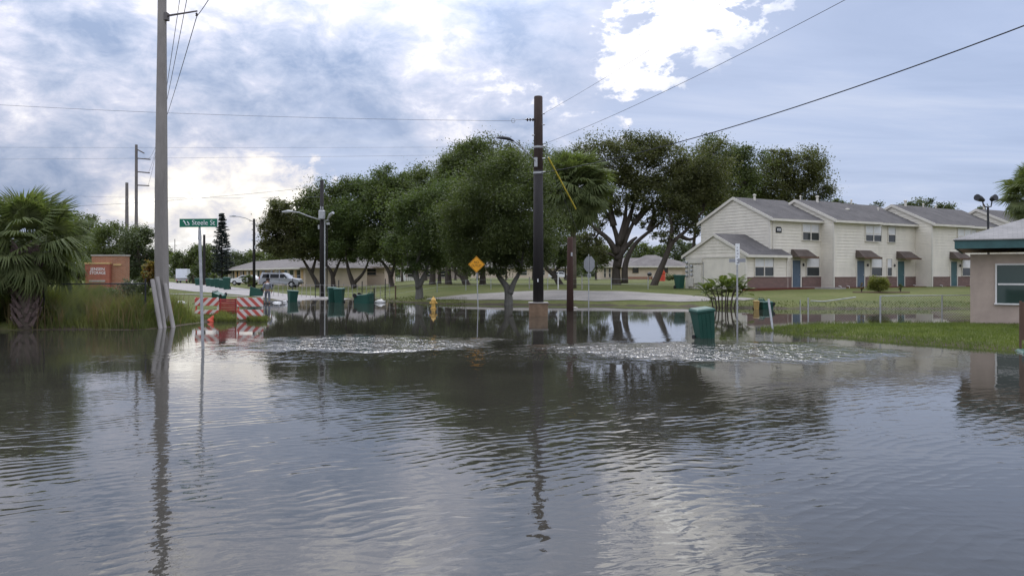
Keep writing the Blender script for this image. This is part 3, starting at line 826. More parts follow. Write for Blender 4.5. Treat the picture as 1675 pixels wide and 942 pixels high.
# hip roofed cottage far behind the big oak
cD = 150.0
ct = thing('cottage', 'cream hip roofed cottage far behind the forked oak', 'house', tuple(at(985, cD, .95)))
wc = (1140 - 985) / F * cD; xg = (1026 - 985) / F * cD
m_ = MB(); m_.box(0, wc, 2, 11, -.5, 2.45); m_.box(xg, xg + 10.4, 0, 2.02, -.5, 2.45); m_.build('wall', 'stucco_cream', ct)
m_ = MB()
for (a, b, y0, y1, zr) in ((-.8, wc + .8, 1.3, 11.7, 4.2), (xg - .6, xg + 11, -.7, 9, 4.7)):
    k_ = min((b - a), (y1 - y0)) / 2
    m_.add([(a, y0, 2.45), (b, y0, 2.45), (b, y1, 2.45), (a, y1, 2.45), (a + k_, (y0 + y1) / 2, zr), (b - k_, (y0 + y1) / 2, zr)], [(3, 2, 1, 0), (0, 1, 5, 4), (2, 3, 4, 5), (1, 2, 5), (3, 0, 4)])
m_.build('roof', 'shingle_old', ct)
m_ = MB(); m_.box(xg - .6, xg + 11, -.75, -.7, 2.25, 2.5); m_.box(-.8, xg - .7, 1.25, 1.3, 2.3, 2.5); m_.build('fascia', 'trim', ct)
for (pa, pb) in ((1035, 1044), (1087, 1092)):
    fq = lambda a, z, o: (a, -o, z)
    window(ct, (pa - 985) / F * cD, (pb - 985) / F * cD, 1.3, 2.2, fq, 1, 0, 'brown_wood', 'glass')
fq2 = lambda a, z, o: (a, 2 - o, z)
for (pa, pb) in ((990, 993), (998, 1001), (1010, 1013)): window(ct, (pa - 985) / F * cD, (pb - 985) / F * cD, .4, 2.1, fq2, 1, 0, 'trim', 'glass')
m_ = MB(); m_.box(xg + .02, xg + 10.38, -.03, 0, -.2, .5); m_.build('brick_skirt', 'brick_orange', ct)
# pale house beyond the park lawn
wh = thing('park_house', 'white low house far across the park lawn behind the oak trunks', 'house', tuple(at(770, 200, .95)))
m_ = MB(); m_.box(0, 26, 0, 9, -.4, 2.4); m_.build('wall', 'stucco_cream', wh)
m_ = MB(); m_.add([(-.6, -.7, 2.4), (26.6, -.7, 2.4), (26.6, 9.7, 2.4), (-.6, 9.7, 2.4), (4.5, 4.5, 4.2), (21.5, 4.5, 4.2)], [(3, 2, 1, 0), (0, 1, 5, 4), (2, 3, 4, 5), (1, 2, 5), (3, 0, 4)]); m_.build('roof', 'shingle_old', wh)
for a in (2, 7, 12.5, 17, 22): window(wh, a, a + 1.6, .8, 2.0, frp, 1, 0, 'trim', 'glass')
wh2 = thing('park_house', 'low brown house far off between the leaning oak and the short white fence', 'house', tuple(at(655, 165, .6)))
m_ = MB(); m_.box(0, 13, 0, 8, -.4, 2.4); m_.build('wall', 'stucco_grey', wh2)
m_ = MB(); m_.add([(-.6, -.7, 2.4), (13.6, -.7, 2.4), (13.6, 8.7, 2.4), (-.6, 8.7, 2.4), (4, 4, 4.1), (9, 4, 4.1)], [(3, 2, 1, 0), (0, 1, 5, 4), (2, 3, 4, 5), (1, 2, 5), (3, 0, 4)]); m_.build('roof', 'shingle_old', wh2)
for a in (1.5, 5, 8.4): window(wh2, a, a + 1.6, .8, 2.0, frp, 1, 0, 'trim', 'glass')

# ================================================================== vegetation
def leaves(cent, sig, n, ln, wd, g, flat=.6, droop=0.0, up=.5):
    """n leaf quads scattered in gaussian clumps around the centres"""
    idx = g.integers(0, len(cent), n)
    p = cent[idx] + np.clip(g.normal(0, 1, (n, 3)), -1.75, 1.75) * sig[idx][:, None] * np.array([1, 1, flat])
    nv = g.normal(0, 1, (n, 3)); nv[:, 2] = np.abs(nv[:, 2]) + up; nv /= np.linalg.norm(nv, axis=1)[:, None]
    tv = g.normal(0, 1, (n, 3)); tv[:, 2] -= droop; tv -= nv * (tv * nv).sum(1)[:, None]; tv /= np.linalg.norm(tv, axis=1)[:, None]
    bv = np.cross(nv, tv); l = ln * g.uniform(.6, 1.3, n)[:, None]; w = wd * g.uniform(.7, 1.2, n)[:, None]
    V = np.stack([p - tv * l * .5, p + bv * w * .5 - tv * l * .05, p + tv * l * .5, p - bv * w * .5 - tv * l * .05], 1).reshape(-1, 3)
    return V, np.arange(n * 4).reshape(-1, 4)

def tree(name, label, cat, base, stems, lobes, leaf='oak_leaf', bark='bark', group=None, D=None, r0=.3, lai=5.6, leaf_k=.0030, seed=1, spread=.7, limbs=.5, sparse=None, flat=.7):
    """everything in photo pixels at the tree's own distance: stems are polylines, lobes are (cx, cy, rx, ry)"""
    g = np.random.default_rng(seed); r0 *= .8
    b = hit(*base) if D is None else at(base[0], D)
    D = b.y; sc = D / F
    t = thing(name, label, cat, tuple(b), 0, group)
    def loc(px, py, dy=0.0): return Vector(((px - 837.5) * sc - b.x, dy, CH - (py - HY) * sc - b.z))
    tr = MB(); tips = []
    for si, st in enumerate(stems):
        pts = []; rad = []
        n = len(st)
        off = g.uniform(-.4, .4)
        for i, q in enumerate(st):
            pts.append(loc(q[0], q[1], off * i * .5)); rad.append(r0 * (1 - .74 * (i / max(1, n - 1)) ** .8) * (1 if si == 0 else .72))
        if si == 0 or abs(st[0][1] - base[1]) < 3:
            pts[0].z -= .4; pts.insert(1, pts[0] * .8 + pts[1] * .2); rad[0] *= 1.45; rad.insert(1, r0 * (1.0 if si == 0 else .75))
        # resample smooth
        fine = []; fr_ = []
        for i in range(len(pts) - 1):
            p0 = pts[max(i - 1, 0)]; p1 = pts[i]; p2 = pts[i + 1]; p3 = pts[min(i + 2, len(pts) - 1)]
            for k in range(4):
                u = k / 4
                q = .5 * ((2 * p1) + (p2 - p0) * u + (2 * p0 - 5 * p1 + 4 * p2 - p3) * u * u + (3 * p1 - p0 - 3 * p2 + p3) * u ** 3)
                fine.append(q); fr_.append(rad[i] * (1 - u) + rad[i + 1] * u)
        fine.append(pts[-1]); fr_.append(rad[-1])
        tr.tube(fine, fr_, 9)
        tips += [(fine[i], fr_[i]) for i in range(len(fine) * 2 // 5, len(fine))]
    cents = []; sigs = []; w = []
    for (cx, cy, rx, ry) in lobes:
        if name == 'oak_tree': rx *= 1.07; ry *= 1.12; cy += 3
        c = loc(cx, cy, g.uniform(-.5, .5) * rx * sc); a = rx * sc; h = ry * sc; dpt = a * g.uniform(.8, 1.05)
        nc = int(max(9, a * h * 2.4))
        u = g.normal(0, 1, (nc, 3)); u /= np.linalg.norm(u, axis=1)[:, None]
        rad = g.uniform(.25, 1, nc) ** .45
        cc = u * rad[:, None] * np.array([a, dpt, h]) * .88 + np.array(c)
        cents.append(cc); sigs.append(g.uniform(.42, .95, nc) * min(1.0, .5 * min(a, h)) * spread * 1.3); w.append(a * h * math.pi)
        # limb to the lobe, twigs to its clumps
        if tips:
            near_ = min(tips, key=lambda q: (q[0] - c).length)
            p0, rr_ = near_
            mid = p0 * .45 + c * .55 + Vector((g.normal() * .3, g.normal() * .3, .35))
            rb = min(rr_ * .8, max(.05, r0 * .45))
            tr.tube([p0, p0 * .75 + mid * .25 + Vector((0, 0, .08)), mid, c], [rb, rb * .8, rb * .55, rb * .3], 6)
            for k in range(nc):
                if g.random() < limbs:
                    q = Vector(cc[k]); s0 = mid.lerp(c, g.random())
                    m2 = s0.lerp(q, .5) + Vector((g.normal() * .2, g.normal() * .2, g.normal() * .15 + .1))
                    tr.tube([s0, m2, q], [rb * .38, rb * .25, .018], 5, cap=False)
    tr.build('trunk', bark, t, smooth=True)
    ln = max(.13, leaf_k * D); wd = ln * .55
    Vs = []; Fs = []; o = 0
    for cc, sg, area in zip(cents, sigs, w):
        n = int(lai * area / (ln * wd * .5))
        for cc_, sg_, n_, k_ in ((cc, sg, int(n * .62), 1.0), (cc, sg * 1.35, int(n * .24), .85), (cc, sg * .55, int(n * .14), 1.25)):
            V, Q = leaves(cc_, sg_, n_, ln * k_, wd * k_, g, flat); Vs.append(V); Fs.append(Q + o); o += len(V)
    link('crown', nmesh('crown', np.concatenate(Vs), np.concatenate(Fs), leaf), t)
    return t

G1 = 'live oaks on the park lawn'
oak = lambda label, *a, **k: tree('oak_tree', label, 'tree', *a, group=k.pop('group', G1), **k)
oak('leaning oak in front of the tan house, crown behind the pole with the transformer', (524, 469), [[(524, 469), (511, 449), (501, 432), (490, 412)], [(510, 447), (516, 425), (520, 405)]],
    [(470, 378, 46, 36), (441, 378, 22, 32), (505, 370, 34, 45), (482, 343, 34, 18), (450, 345, 20, 18), (460, 408, 40, 16), (505, 408, 30, 16), (480, 395, 34, 20)], D=98, r0=.42, seed=11, leaf='oak_leaf_olive')
oak('twin stemmed oak in front of the pinkish stucco wall, just right of the transformer pole', (546, 468), [[(546, 468), (543, 447), (532, 430), (524, 415)], [(545, 452), (554, 430), (562, 410)], [(535, 433), (520, 424), (512, 412)]],
    [(545, 358, 52, 44), (530, 322, 34, 26), (572, 325, 42, 40), (550, 400, 46, 24), (515, 350, 28, 44), (530, 408, 34, 16), (575, 400, 30, 22)], D=97, r0=.40, seed=12)
oak('oak with a wide V fork before the pinkish wall', (580, 465), [[(580, 465), (571, 447), (567, 430), (565, 408)], [(580, 462), (593, 448), (601, 430), (606, 408)]],
    [(610, 322, 52, 38), (592, 378, 42, 28), (640, 304, 42, 30), (578, 406, 36, 18), (612, 406, 38, 18), (570, 345, 32, 38), (620, 350, 40, 40)], D=95, r0=.42, seed=13, leaf='oak_leaf_bright')
oak('oak with crooked trunk at the corner of the pinkish stucco wall', (641, 465), [[(641, 465), (637, 447), (626, 430), (613, 418)], [(640, 452), (645, 432), (642, 412)]],
    [(662, 350, 48, 55), (684, 298, 44, 28), (632, 398, 38, 24), (650, 320, 42, 38), (655, 405, 30, 22)], D=92, r0=.42, seed=14)
oak('bright green oak with grey trunk at the water edge left of the hydrant', (686, 492), [[(686, 492), (685, 465), (676, 447), (667, 422)], [(685, 468), (696, 446), (702, 422)], [(685, 472), (681, 440), (688, 410)]],
    [(690, 352, 44, 52), (672, 398, 38, 30), (716, 388, 42, 45), (732, 335, 42, 42), (700, 425, 28, 16), (660, 330, 22, 30), (668, 428, 20, 14)], D=57, r0=.42, seed=15, leaf='oak_leaf_bright', bark='bark_pale', lai=5.2)
oak('straight dark oak trunk right of the pale trunked oak, crown high in the mass', (707, 466), [[(707, 466), (708, 440), (706, 410), (712, 370)]],
    [(722, 302, 46, 38), (760, 280, 42, 40), (700, 290, 25, 22), (715, 385, 40, 30)], D=84, r0=.48, seed=16)
oak('slim dark oak between two thicker trunks behind the hydrant', (719, 464), [[(719, 464), (719, 440), (722, 400), (730, 360)]], [(740, 330, 42, 42), (715, 360, 30, 30), (735, 410, 34, 20)], D=90, r0=.3, seed=17, leaf='oak_leaf_olive')
oak('thick upright oak trunk directly behind the hydrant', (734, 466), [[(734, 466), (733, 440), (735, 410), (745, 360)]], [(760, 350, 45, 45), (775, 310, 45, 45), (735, 400, 36, 24), (770, 412, 40, 18)], D=82, r0=.5, seed=18)
oak('oak leaning left behind the yellow diamond sign', (768, 469), [[(768, 469), (757, 453), (743, 440), (736, 415)], [(760, 457), (765, 430), (768, 400)]],
    [(755, 270, 32, 30), (790, 255, 40, 32), (745, 310, 35, 40), (770, 410, 40, 22)], D=79, r0=.55, seed=19)
oak('upright oak just right of the yellow diamond sign post', (789, 468), [[(789, 468), (790, 445), (788, 415), (800, 360)]], [(802, 268, 55, 44), (840, 290, 50, 45), (800, 330, 50, 40), (820, 410, 44, 22)], D=82, r0=.5, seed=20, leaf='oak_leaf_olive')
oak('big pale trunked oak forking at the flood edge left of the black utility pole', (833, 499), [[(833, 499), (830, 472), (815, 450), (805, 420)], [(834, 480), (841, 462), (852, 440), (856, 410)]],
    [(800, 372, 70, 55), (848, 362, 56, 62), (770, 395, 42, 38), (828, 308, 66, 54), (868, 402, 32, 40), (800, 428, 38, 20), (770, 425, 26, 18), (845, 425, 24, 18), (850, 268, 40, 34), (760, 345, 36, 40)], D=51.5, r0=.40, seed=21, bark='bark_pale', leaf='oak_leaf', lai=5.2)
oak('oak leaning away behind the black utility pole', (921, 468), [[(921, 468), (908, 452), (892, 436), (884, 410)]], [(895, 290, 45, 50), (905, 388, 40, 34), (880, 340, 40, 50), (905, 425, 34, 16), (950, 400, 26, 26)], D=80, r0=.5, seed=22)
oak('massive forked oak with sky showing between its limbs', (1009, 469), [[(1009, 469), (1008, 440), (1012, 405), (1004, 370), (985, 335)], [(1010, 438), (1019, 405), (1036, 365), (1062, 330)], [(1009, 415), (995, 392), (972, 373), (960, 360)],
    [(1022, 463), (1023, 432), (1036, 402), (1062, 378), (1085, 360)], [(1012, 400), (1022, 360), (1026, 320)], [(1015, 396), (1032, 350), (1048, 300)], [(1004, 370), (998, 330), (1010, 290)], [(1036, 366), (1052, 350), (1078, 325)], [(990, 345), (975, 320), (968, 290)], [(1008, 425), (1030, 398), (1042, 388)], [(1062, 378), (1070, 352), (1066, 330)]],
    [(990, 268, 46, 40), (1040, 252, 56, 34), (1088, 262, 36, 40), (1062, 315, 44, 30), (966, 262, 30, 36), (974, 392, 26, 24), (985, 415, 20, 16), (1000, 312, 40, 26), (1085, 340, 36, 30), (1045, 300, 44, 30), (1025, 235, 36, 18), (1070, 235, 34, 18), (1110, 300, 30, 40), (960, 330, 22, 24), (1010, 345, 15, 9), (1050, 335, 18, 11), (985, 358, 13, 9), (1062, 362, 20, 8), (1038, 352, 12, 7)], D=77, r0=.62, seed=23, leaf='oak_leaf_olive', lai=3.7, limbs=.8)
oak('oak leaning right towards the townhouse gable', (1066, 468), [[(1066, 468), (1084, 432), (1099, 398), (1122, 377), (1150, 345)], [(1094, 408), (1099, 372), (1092, 345)], [(1110, 385), (1128, 392), (1142, 385)]],
    [(1112, 342, 30, 26), (1152, 325, 42, 32), (1160, 262, 34, 38), (1132, 302, 34, 26), (1086, 386, 24, 10), (1115, 370, 22, 10), (1142, 370, 24, 16), (1130, 262, 28, 34), (1165, 300, 40, 30), (1100, 318, 26, 24)], D=74, r0=.45, seed=24, leaf='oak_leaf_olive', lai=3.7, limbs=.8)
oak('tall oak rising behind the gable of the end townhouse', (1180, 462), [[(1180, 462), (1180, 400), (1178, 350), (1170, 300)], [(1180, 380), (1205, 330), (1220, 290)]],
    [(1165, 255, 36, 30), (1185, 305, 50, 36), (1218, 264, 38, 32), (1205, 300, 44, 30), (1192, 262, 36, 30), (1160, 330, 40, 30)], D=92, r0=.5, seed=25, lai=3.7, limbs=.8)
oak('broad oak behind the ridge of the middle townhouses', (1280, 462), [[(1280, 462), (1282, 400), (1280, 350), (1270, 310)], [(1282, 370), (1305, 320), (1320, 290)]],
    [(1246, 302, 46, 36), (1300, 270, 46, 26), (1312, 308, 48, 36), (1342, 318, 20, 24), (1275, 322, 54, 22), (1265, 270, 40, 26), (1325, 285, 32, 28), (1230, 312, 34, 28)], D=96, r0=.5, seed=26, leaf='oak_leaf_olive', lai=3.7, limbs=.8)
oak('airy oak filling the gap between forked oak and townhouse roof', (1130, 460), [[(1130, 460), (1134, 410), (1140, 360), (1150, 300)]], [(1140, 290, 40, 40), (1175, 330, 40, 26), (1120, 310, 28, 30)], D=100, r0=.4, seed=27, lai=5)

G2 = 'trees at the far end of the road'
def far(label, px, py, D, lobes, leaf='far_leaf', seed=1, group=G2, **k):
    return tree('roadside_tree', label, 'tree', (px, py), [[(px, py), (px, py - 14), (lobes[0][0], lobes[0][1])]], lobes, leaf=leaf, D=D, r0=k.pop('r0', .3), seed=seed, group=group, lai=k.pop('lai', 5.0), **k)
far('dark round tree left of the white box truck', 272, 458, 190, [(272, 425, 14, 22), (262, 435, 10, 16)], 'oak_leaf', 31)
far('dark spreading tree above the white box truck', 305, 458, 185, [(300, 428, 20, 22), (318, 418, 18, 20), (290, 440, 14, 12)], 'oak_leaf', 32)
far('tree between the street sign post and the conifer', 340, 458, 180, [(338, 420, 22, 24), (325, 440, 16, 14), (350, 435, 16, 18)], 'oak_leaf', 33)
far('rounded tree just left of the tall conifer', 385, 456, 175, [(378, 425, 20, 18), (395, 432, 18, 14)], 'far_leaf', 34)
far('light green tree behind the tan house roof', 425, 456, 178, [(420, 425, 22, 14), (445, 428, 20, 13), (462, 430, 18, 12)], 'bush_leaf', 35)
far('small bush at the roadside beside the far truck', 316, 462, 140, [(316, 454, 8, 9)], 'far_leaf', 36)
far('round bush before the far end of the tan house', 351, 463, 130, [(350, 455, 7, 8)], 'bush_leaf', 37)
far('shrub by the dark street light pole', 408, 467, 105, [(406, 458, 8, 9), (414, 462, 6, 6)], 'bush_leaf', 38)
G3 = 'trees behind the brick sign'
far('dark tree behind the palm crown', 128, 462, 74, [(118, 372, 36, 30), (100, 390, 40, 40), (140, 400, 30, 34), (85, 365, 30, 24)], 'oak_leaf', 41, G3, r0=.35)
far('thin crowned tree poking up beside the palm', 152, 460, 80, [(150, 360, 11, 13), (158, 385, 14, 18)], 'oak_leaf', 42, G3, lai=3.0)
far('light green bushy tree above the brick sign', 188, 462, 64, [(190, 396, 34, 30), (168, 412, 28, 28), (205, 425, 26, 32), (182, 378, 24, 16), (215, 395, 24, 26)], 'bush_leaf', 43, G3)
far('green bushy tree beside the concrete pole', 232, 462, 60, [(228, 402, 26, 34), (238, 382, 14, 18), (225, 440, 28, 28), (245, 425, 14, 32), (215, 420, 22, 30)], 'far_leaf', 44, G3)
far('low bush left of the brick sign under the palm', 128, 462, 50, [(125, 440, 20, 22), (105, 450, 20, 18)], 'bush_leaf', 45, G3)
G4 = 'treetops beyond the roofs'
far('broad green treetop beyond the townhouse ridge', 1512, 440, 150, [(1512, 338, 44, 15), (1490, 345, 26, 12), (1545, 342, 16, 10)], 'far_leaf', 51, G4)
far('small treetop left of the broad one beyond the ridge', 1435, 440, 150, [(1436, 338, 12, 8), (1425, 340, 10, 6)], 'far_leaf', 52, G4, lai=3.0)
far('treetop beside the floodlight pole', 1605, 440, 140, [(1603, 345, 12, 8), (1618, 350, 8, 6)], 'far_leaf', 53, G4)
far('dark treetop at the end of the oak mass', 1372, 440, 130, [(1372, 334, 14, 10), (1390, 336, 12, 6)], 'oak_leaf', 54, G4)
G5 = 'trees behind the cottage'
far('dark tree behind the left end of the cottage', 985, 455, 190, [(985, 420, 26, 22), (960, 430, 22, 18)], 'oak_leaf', 55, G5)
far('dark round tree behind the cottage hip roof', 1040, 455, 200, [(1040, 412, 32, 16), (1070, 418, 26, 18)], 'oak_leaf', 56, G5)
far('tree behind the cottage near the townhouse wing', 1110, 455, 195, [(1105, 412, 30, 22), (1135, 420, 26, 24)], 'far_leaf', 57, G5)
far('tree far behind the black utility pole', 900, 455, 230, [(890, 432, 34, 18), (925, 430, 26, 18)], 'far_leaf', 58, G5)
far('tree far behind the white park house', 830, 455, 230, [(820, 430, 40, 18), (780, 432, 34, 16)], 'oak_leaf', 59, G5)
far('tree far behind the low brown house', 700, 455, 230, [(700, 432, 40, 18), (655, 430, 36, 20)], 'oak_leaf', 60, G5)
GB = 'dark trees closing the far side of the park lawn'
for i, (lb, px, D, lb_) in enumerate((
    ('far dark tree behind the leaning oak and tan roof', 492, 150, [(490, 395, 34, 26), (465, 405, 26, 22)]), ('far tree behind the twin stemmed oak above the stucco roof', 552, 150, [(550, 385, 38, 28), (525, 398, 24, 20)]),
    ('far tree behind the V forked oak above the stucco roof', 606, 150, [(600, 388, 34, 28), (628, 395, 28, 26)]), ('far tree right of the stucco wall corner', 658, 140, [(658, 400, 30, 34), (640, 412, 18, 20)]),
    ('far tree between the pale trunked oak and the straight dark trunk', 697, 135, [(697, 402, 30, 34), (715, 415, 26, 22)]), ('far tree filling the gap behind the hydrant oaks', 745, 132, [(745, 400, 34, 36), (765, 418, 26, 18)]),
    ('far tree behind the yellow diamond sign', 781, 138, [(782, 402, 32, 34)]), ('far tree behind the big pale fork at the flood edge', 828, 135, [(822, 402, 34, 34), (845, 412, 28, 24)]),
    ('far tree right behind the black utility pole', 872, 138, [(872, 402, 34, 36)]), ('far tree behind the brown stub pole', 925, 135, [(922, 408, 34, 32), (950, 415, 24, 24)]),
    ('far dark tree left of the forked oak trunk', 975, 140, [(978, 418, 22, 22)]))):
    far(lb, px, 458, D, lb_, ('oak_leaf', 'far_leaf', 'oak_leaf_olive')[i % 3], 300 + i, GB)
# wood on the skyline, one mass
g = np.random.default_rng(77)
cx = g.uniform(-260, 300, 700); cy = g.uniform(255, 330, 700); cz = g.uniform(.5, 1, 700) * g.uniform(1, 11, 700)
V, Q = leaves(np.stack([cx, cy, cz], 1), g.uniform(1.5, 2.8, 700), 110000, 1.3, .8, g)
link('distant_wood', nmesh('distant_wood', V, Q, 'far_leaf'), kind='stuff')

# Norfolk pine
b = at(363, 150); t = thing('conifer', 'tall dark tiered conifer beside the street sign blade', 'tree', tuple(b))
g = np.random.default_rng(3); sc = 150 / F
m_ = MB(); H = CH - (349 - HY) * sc - b.z; m_.tube([(0, 0, -.3), (0, 0, H * .5), (0, 0, H)], [.2, .12, .03], 7)
Vs = []; Fs = []; o = 0; z = 1.6
while z < H - .2:
    rr_ = .2 + 2.5 * (1 - z / H) ** .85; nb = 7
    for k in range(nb):
        a = 2 * math.pi * (k + g.random() * .5) / nb; L = rr_ * g.uniform(.55, 1.15)
        e = Vector((math.cos(a) * L, math.sin(a) * L, z + L * g.uniform(-.05, .3))); s0 = Vector((0, 0, z)); m_.tube([s0, e], [.035, .012], 4, False)
        cc = np.stack([np.array(s0.lerp(e, u)) for u in np.linspace(.35, 1.0, 5)])
        V, Q = leaves(cc, np.full(5, .15), 75, .32, .13, g, .5); Vs.append(V); Fs.append(Q + o); o += len(V)
    z += .34 + .12 * g.random()
m_.build('trunk', 'bark', t, smooth=True); link('crown', nmesh('crown', np.concatenate(Vs), np.concatenate(Fs), 'conifer_leaf'), t)

# ---- palms
def fan_mesh(name, seed, L=.95, pet=1.1, nseg=34, material='palm_leaf', droop=.5, wk=.75):
    g = np.random.default_rng(seed); m_ = MB()
    # petiole along +x, blade at its end
    arch = lambda u: Vector((pet * u, 0, -.16 * pet * u * u))
    m_.tube([arch(u) for u in (0, .35, .7, 1)], [.022, .016, .012, .01], 4, False)
    c = arch(1)
    for i in range(nseg):
        a = (-1 + 2 * (i + .5) / nseg) * R(125) + g.normal() * .03
        l = L * (1 - .28 * abs(a) / R(125)) * g.uniform(.88, 1.08)
        w = .045 * wk
        d = Vector((math.cos(a), math.sin(a), .0)); n = Vector((-math.sin(a), math.cos(a), 0))
        k = .35 + .25 * g.random()
        p0 = c; p1 = c + d * l * .55 + Vector((0, 0, .10 - .08 * droop)); p2 = c + d * l * (.95) + Vector((0, 0, -k * l * droop)); 
        vs = [p0 + n * .008, p0 - n * .008, p1 + n * w - Vector((0, 0, .012)), p1 + Vector((0, 0, .018)), p1 - n * w - Vector((0, 0, .012)), p2]
        m_.add(vs, [(0, 1, 3), (0, 3, 2), (1, 4, 3), (2, 3, 5), (3, 4, 5)])
    return m_.mesh(name, material)
def fan_palm(label, base, crown_z, n, R0, H, trunk_r, seed, dead=14, boots=True, group=None, scale=1.0, low=-55):
    g = np.random.default_rng(seed)
    t = thing('cabbage_palm', label, 'palm tree', tuple(base), g.random() * 6, group)
    m_ = MB(); m_.tube([(0, 0, -.4), (.04, 0, H * .3), (0, .05, H * .7), (0, 0, H)], [trunk_r * 1.15, trunk_r, trunk_r, trunk_r * .9], 12); m_.build('trunk', 'palm_trunk', t, smooth=True)
    if boots:
        bm_ = MB(); bm_.prism([(-.07, 0), (.07, 0), (.035, .38), (-.035, .38)], 0, .05); bme = bm_.mesh('boot', 'boot')
        nb = int(H / .16)
        for i in range(nb):
            for k in range(6):
                a = 2 * math.pi * (k + .5 * (i % 2)) / 6 + g.normal() * .06; z = .05 + i * .16
                o = link('boot', bme, t); o.location = (math.cos(a) * trunk_r * 1.12, math.sin(a) * trunk_r * 1.12, z); o.rotation_euler = (R(-18) + g.normal() * .06, R(24) * (1 if (k + i) % 2 else -1), a - math.pi / 2)
    live = [fan_mesh('frond', seed + i, .95 * scale, 1.05 * scale, droop=.25 + .25 * i, wk=.75 * scale) for i in range(4)]
    dd = [fan_mesh('dead_frond', seed + 9 + i, .85 * scale, .75 * scale, 24, 'palm_dead', 1.3, wk=.8 * scale) for i in range(2)]
    for i in range(n):
        a = i * 2.39996 + g.normal() * .15; u = (i + .5) / n
        el = R(88 - (88 - low) * u ** .85) + g.normal() * .08
        o = link('frond', live[int(g.integers(0, 4))], t); o.location = (math.cos(a) * trunk_r * .5, math.sin(a) * trunk_r * .5, H - .05 + .25 * (1 - u))
        o.rotation_euler = (Matrix.Rotation(a, 3, 'Z') @ Matrix.Rotation(-el, 3, 'Y') @ Matrix.Rotation(g.normal() * .4, 3, 'X')).to_euler()
        s_ = R0 * g.uniform(.85, 1.1); o.scale = (s_, s_, s_)
    for i in range(dead):
        a = i * 2.39996 + 1; el = R(-72) + g.normal() * .12
        o = link('dead_frond', dd[i % 2], t); o.location = (math.cos(a) * trunk_r * .7, math.sin(a) * trunk_r * .7, H - .2)
        o.rotation_euler = (Matrix.Rotation(a, 3, 'Z') @ Matrix.Rotation(-el, 3, 'Y')).to_euler(); o.scale = (R0,) * 3
    return t
pb = at(45, 28.6); fan_palm('large cabbage palm on the left bank, its fronds spilling over the fence', pb, 0, 84, 1.06, 2.9, .30, 101, dead=8)
pb2 = at(-28, 29.6); fan_palm('second cabbage palm cut off by the left edge of the picture', pb2, 0, 50, 1.0, 1.9, .26, 131, dead=6)
pm = at(938, 64); fan_palm('tall cabbage palm with a shaggy round crown right of the black utility pole', pm, 0, 170, 1.8, 7.9, .22, 111, dead=60, boots=False, scale=1.0, low=-78)
pr = at(1697, 58); fan_palm('cabbage palm rising behind the grey roof at the right edge', pr, 0, 80, 1.3, 6.9, .25, 121, dead=40, boots=False, low=-70)

def pinnate(name, seed, L=1.5, n=30, material='areca_leaf', lw=.017, ll=.38, droop=.62):
    g = np.random.default_rng(seed); m_ = MB()
    f = lambda u: Vector((L * u * (1 - .12 * u), 0, L * (.35 * u - droop * .62 * u * u)))
    m_.tube([f(u) for u in (0, .25, .5, .75, 1)], [.014, .012, .009, .006, .003], 4, False)
    for i in range(n):
        u = .22 + .78 * i / n; p = f(u); tg = (f(u + .02) - f(u)).normalized()
        l = ll * math.sin(math.pi * (.18 + .75 * (u - .22) / .78)) * g.uniform(.9, 1.1)
        for sd_ in (1, -1):
            d = (Vector((0, sd_, 0)) * .8 + tg * .55 + Vector((0, 0, .18))).normalized(); e = p + d * l + Vector((0, 0, -.32 * l)); md = p + d * l * .5
            w = tg * lw
            m_.add([p - w * .4, p + w * .4, md + w, e, md - w], [(0, 1, 2), (0, 2, 4), (4, 2, 3)])
    return m_.mesh(name, material)
ap = at(1183, 46.2); t = thing('areca_palm', 'clump of feathery green palm with several stems at the flood edge before the townhouse', 'palm', tuple(ap))
fm = [pinnate('frond', 200 + i, .95 + .08 * i) for i in range(4)]; g = np.random.default_rng(9)
for i in range(9):
    a = i * 2.4; r = .1 + .28 * g.random(); x, y = math.cos(a) * r * 1.6, math.sin(a) * r; h = .85 + .75 * g.random(); lx, ly = x * 1.3, y * 1.3
    m_ = MB(); m_.tube([(x, y, -.3), (x + lx * .3, y + ly * .3, h * .6), (x + lx * .8, y + ly * .8, h)], [.045, .038, .03], 7); m_.build('stem', 'palm_trunk', t, smooth=True)
    for k in range(10):
        aa = a + k * 2.39 + g.normal() * .3; el = R(78 - 9 * k) + g.normal() * .1
        o = link('frond', fm[int(g.integers(0, 4))], t); o.location = (x + lx * .8, y + ly * .8, h - .03 * k); o.rotation_euler = (Matrix.Rotation(aa, 3, 'Z') @ Matrix.Rotation(-el * .7, 3, 'Y')).to_euler(); s_ = g.uniform(.7, .92); o.scale = (s_, s_, s_)

# ---- shrubs
def shrub(name, label, px, D, rx, rz, leaf, n, seed, group=None, ln=.10, z=None, cat='shrub', clumps=40):
    g = np.random.default_rng(seed); b = at(px, D, z); t = thing(name, label, cat, tuple(b), 0, group)
    u = g.normal(0, 1, (clumps, 3)); u /= np.linalg.norm(u, axis=1)[:, None]; u *= (g.uniform(.2, 1, clumps) ** .5)[:, None]
    cc = u * np.array([rx, rx, rz]) * .85 + np.array([0, 0, rz * .95])
    V, Q = leaves(cc, np.full(clumps, rx * .17), n, ln, ln * .5, g, .9)
    link('foliage', nmesh('foliage', V, Q, leaf), t)
    m_ = MB()
    for i in range(6):
        c = Vector(cc[i]); m_.tube([(0, 0, -.15), c * .5 + Vector((0, 0, .1)), c], [.03, .02, .008], 5, False)
    m_.build('stem', 'bark', t)
    return t
shrub('round_bush', 'round yellow green bush on the lawn before the townhouses', 1437, 54.5, .78, .60, 'shrub_leaf', 5200, 61, ln=.11)
shrub('garden_plant', 'small reddish garden plant left of the round yellow bush', 1409, 55, .16, .34, 'croton_leaf', 300, 62, clumps=8)
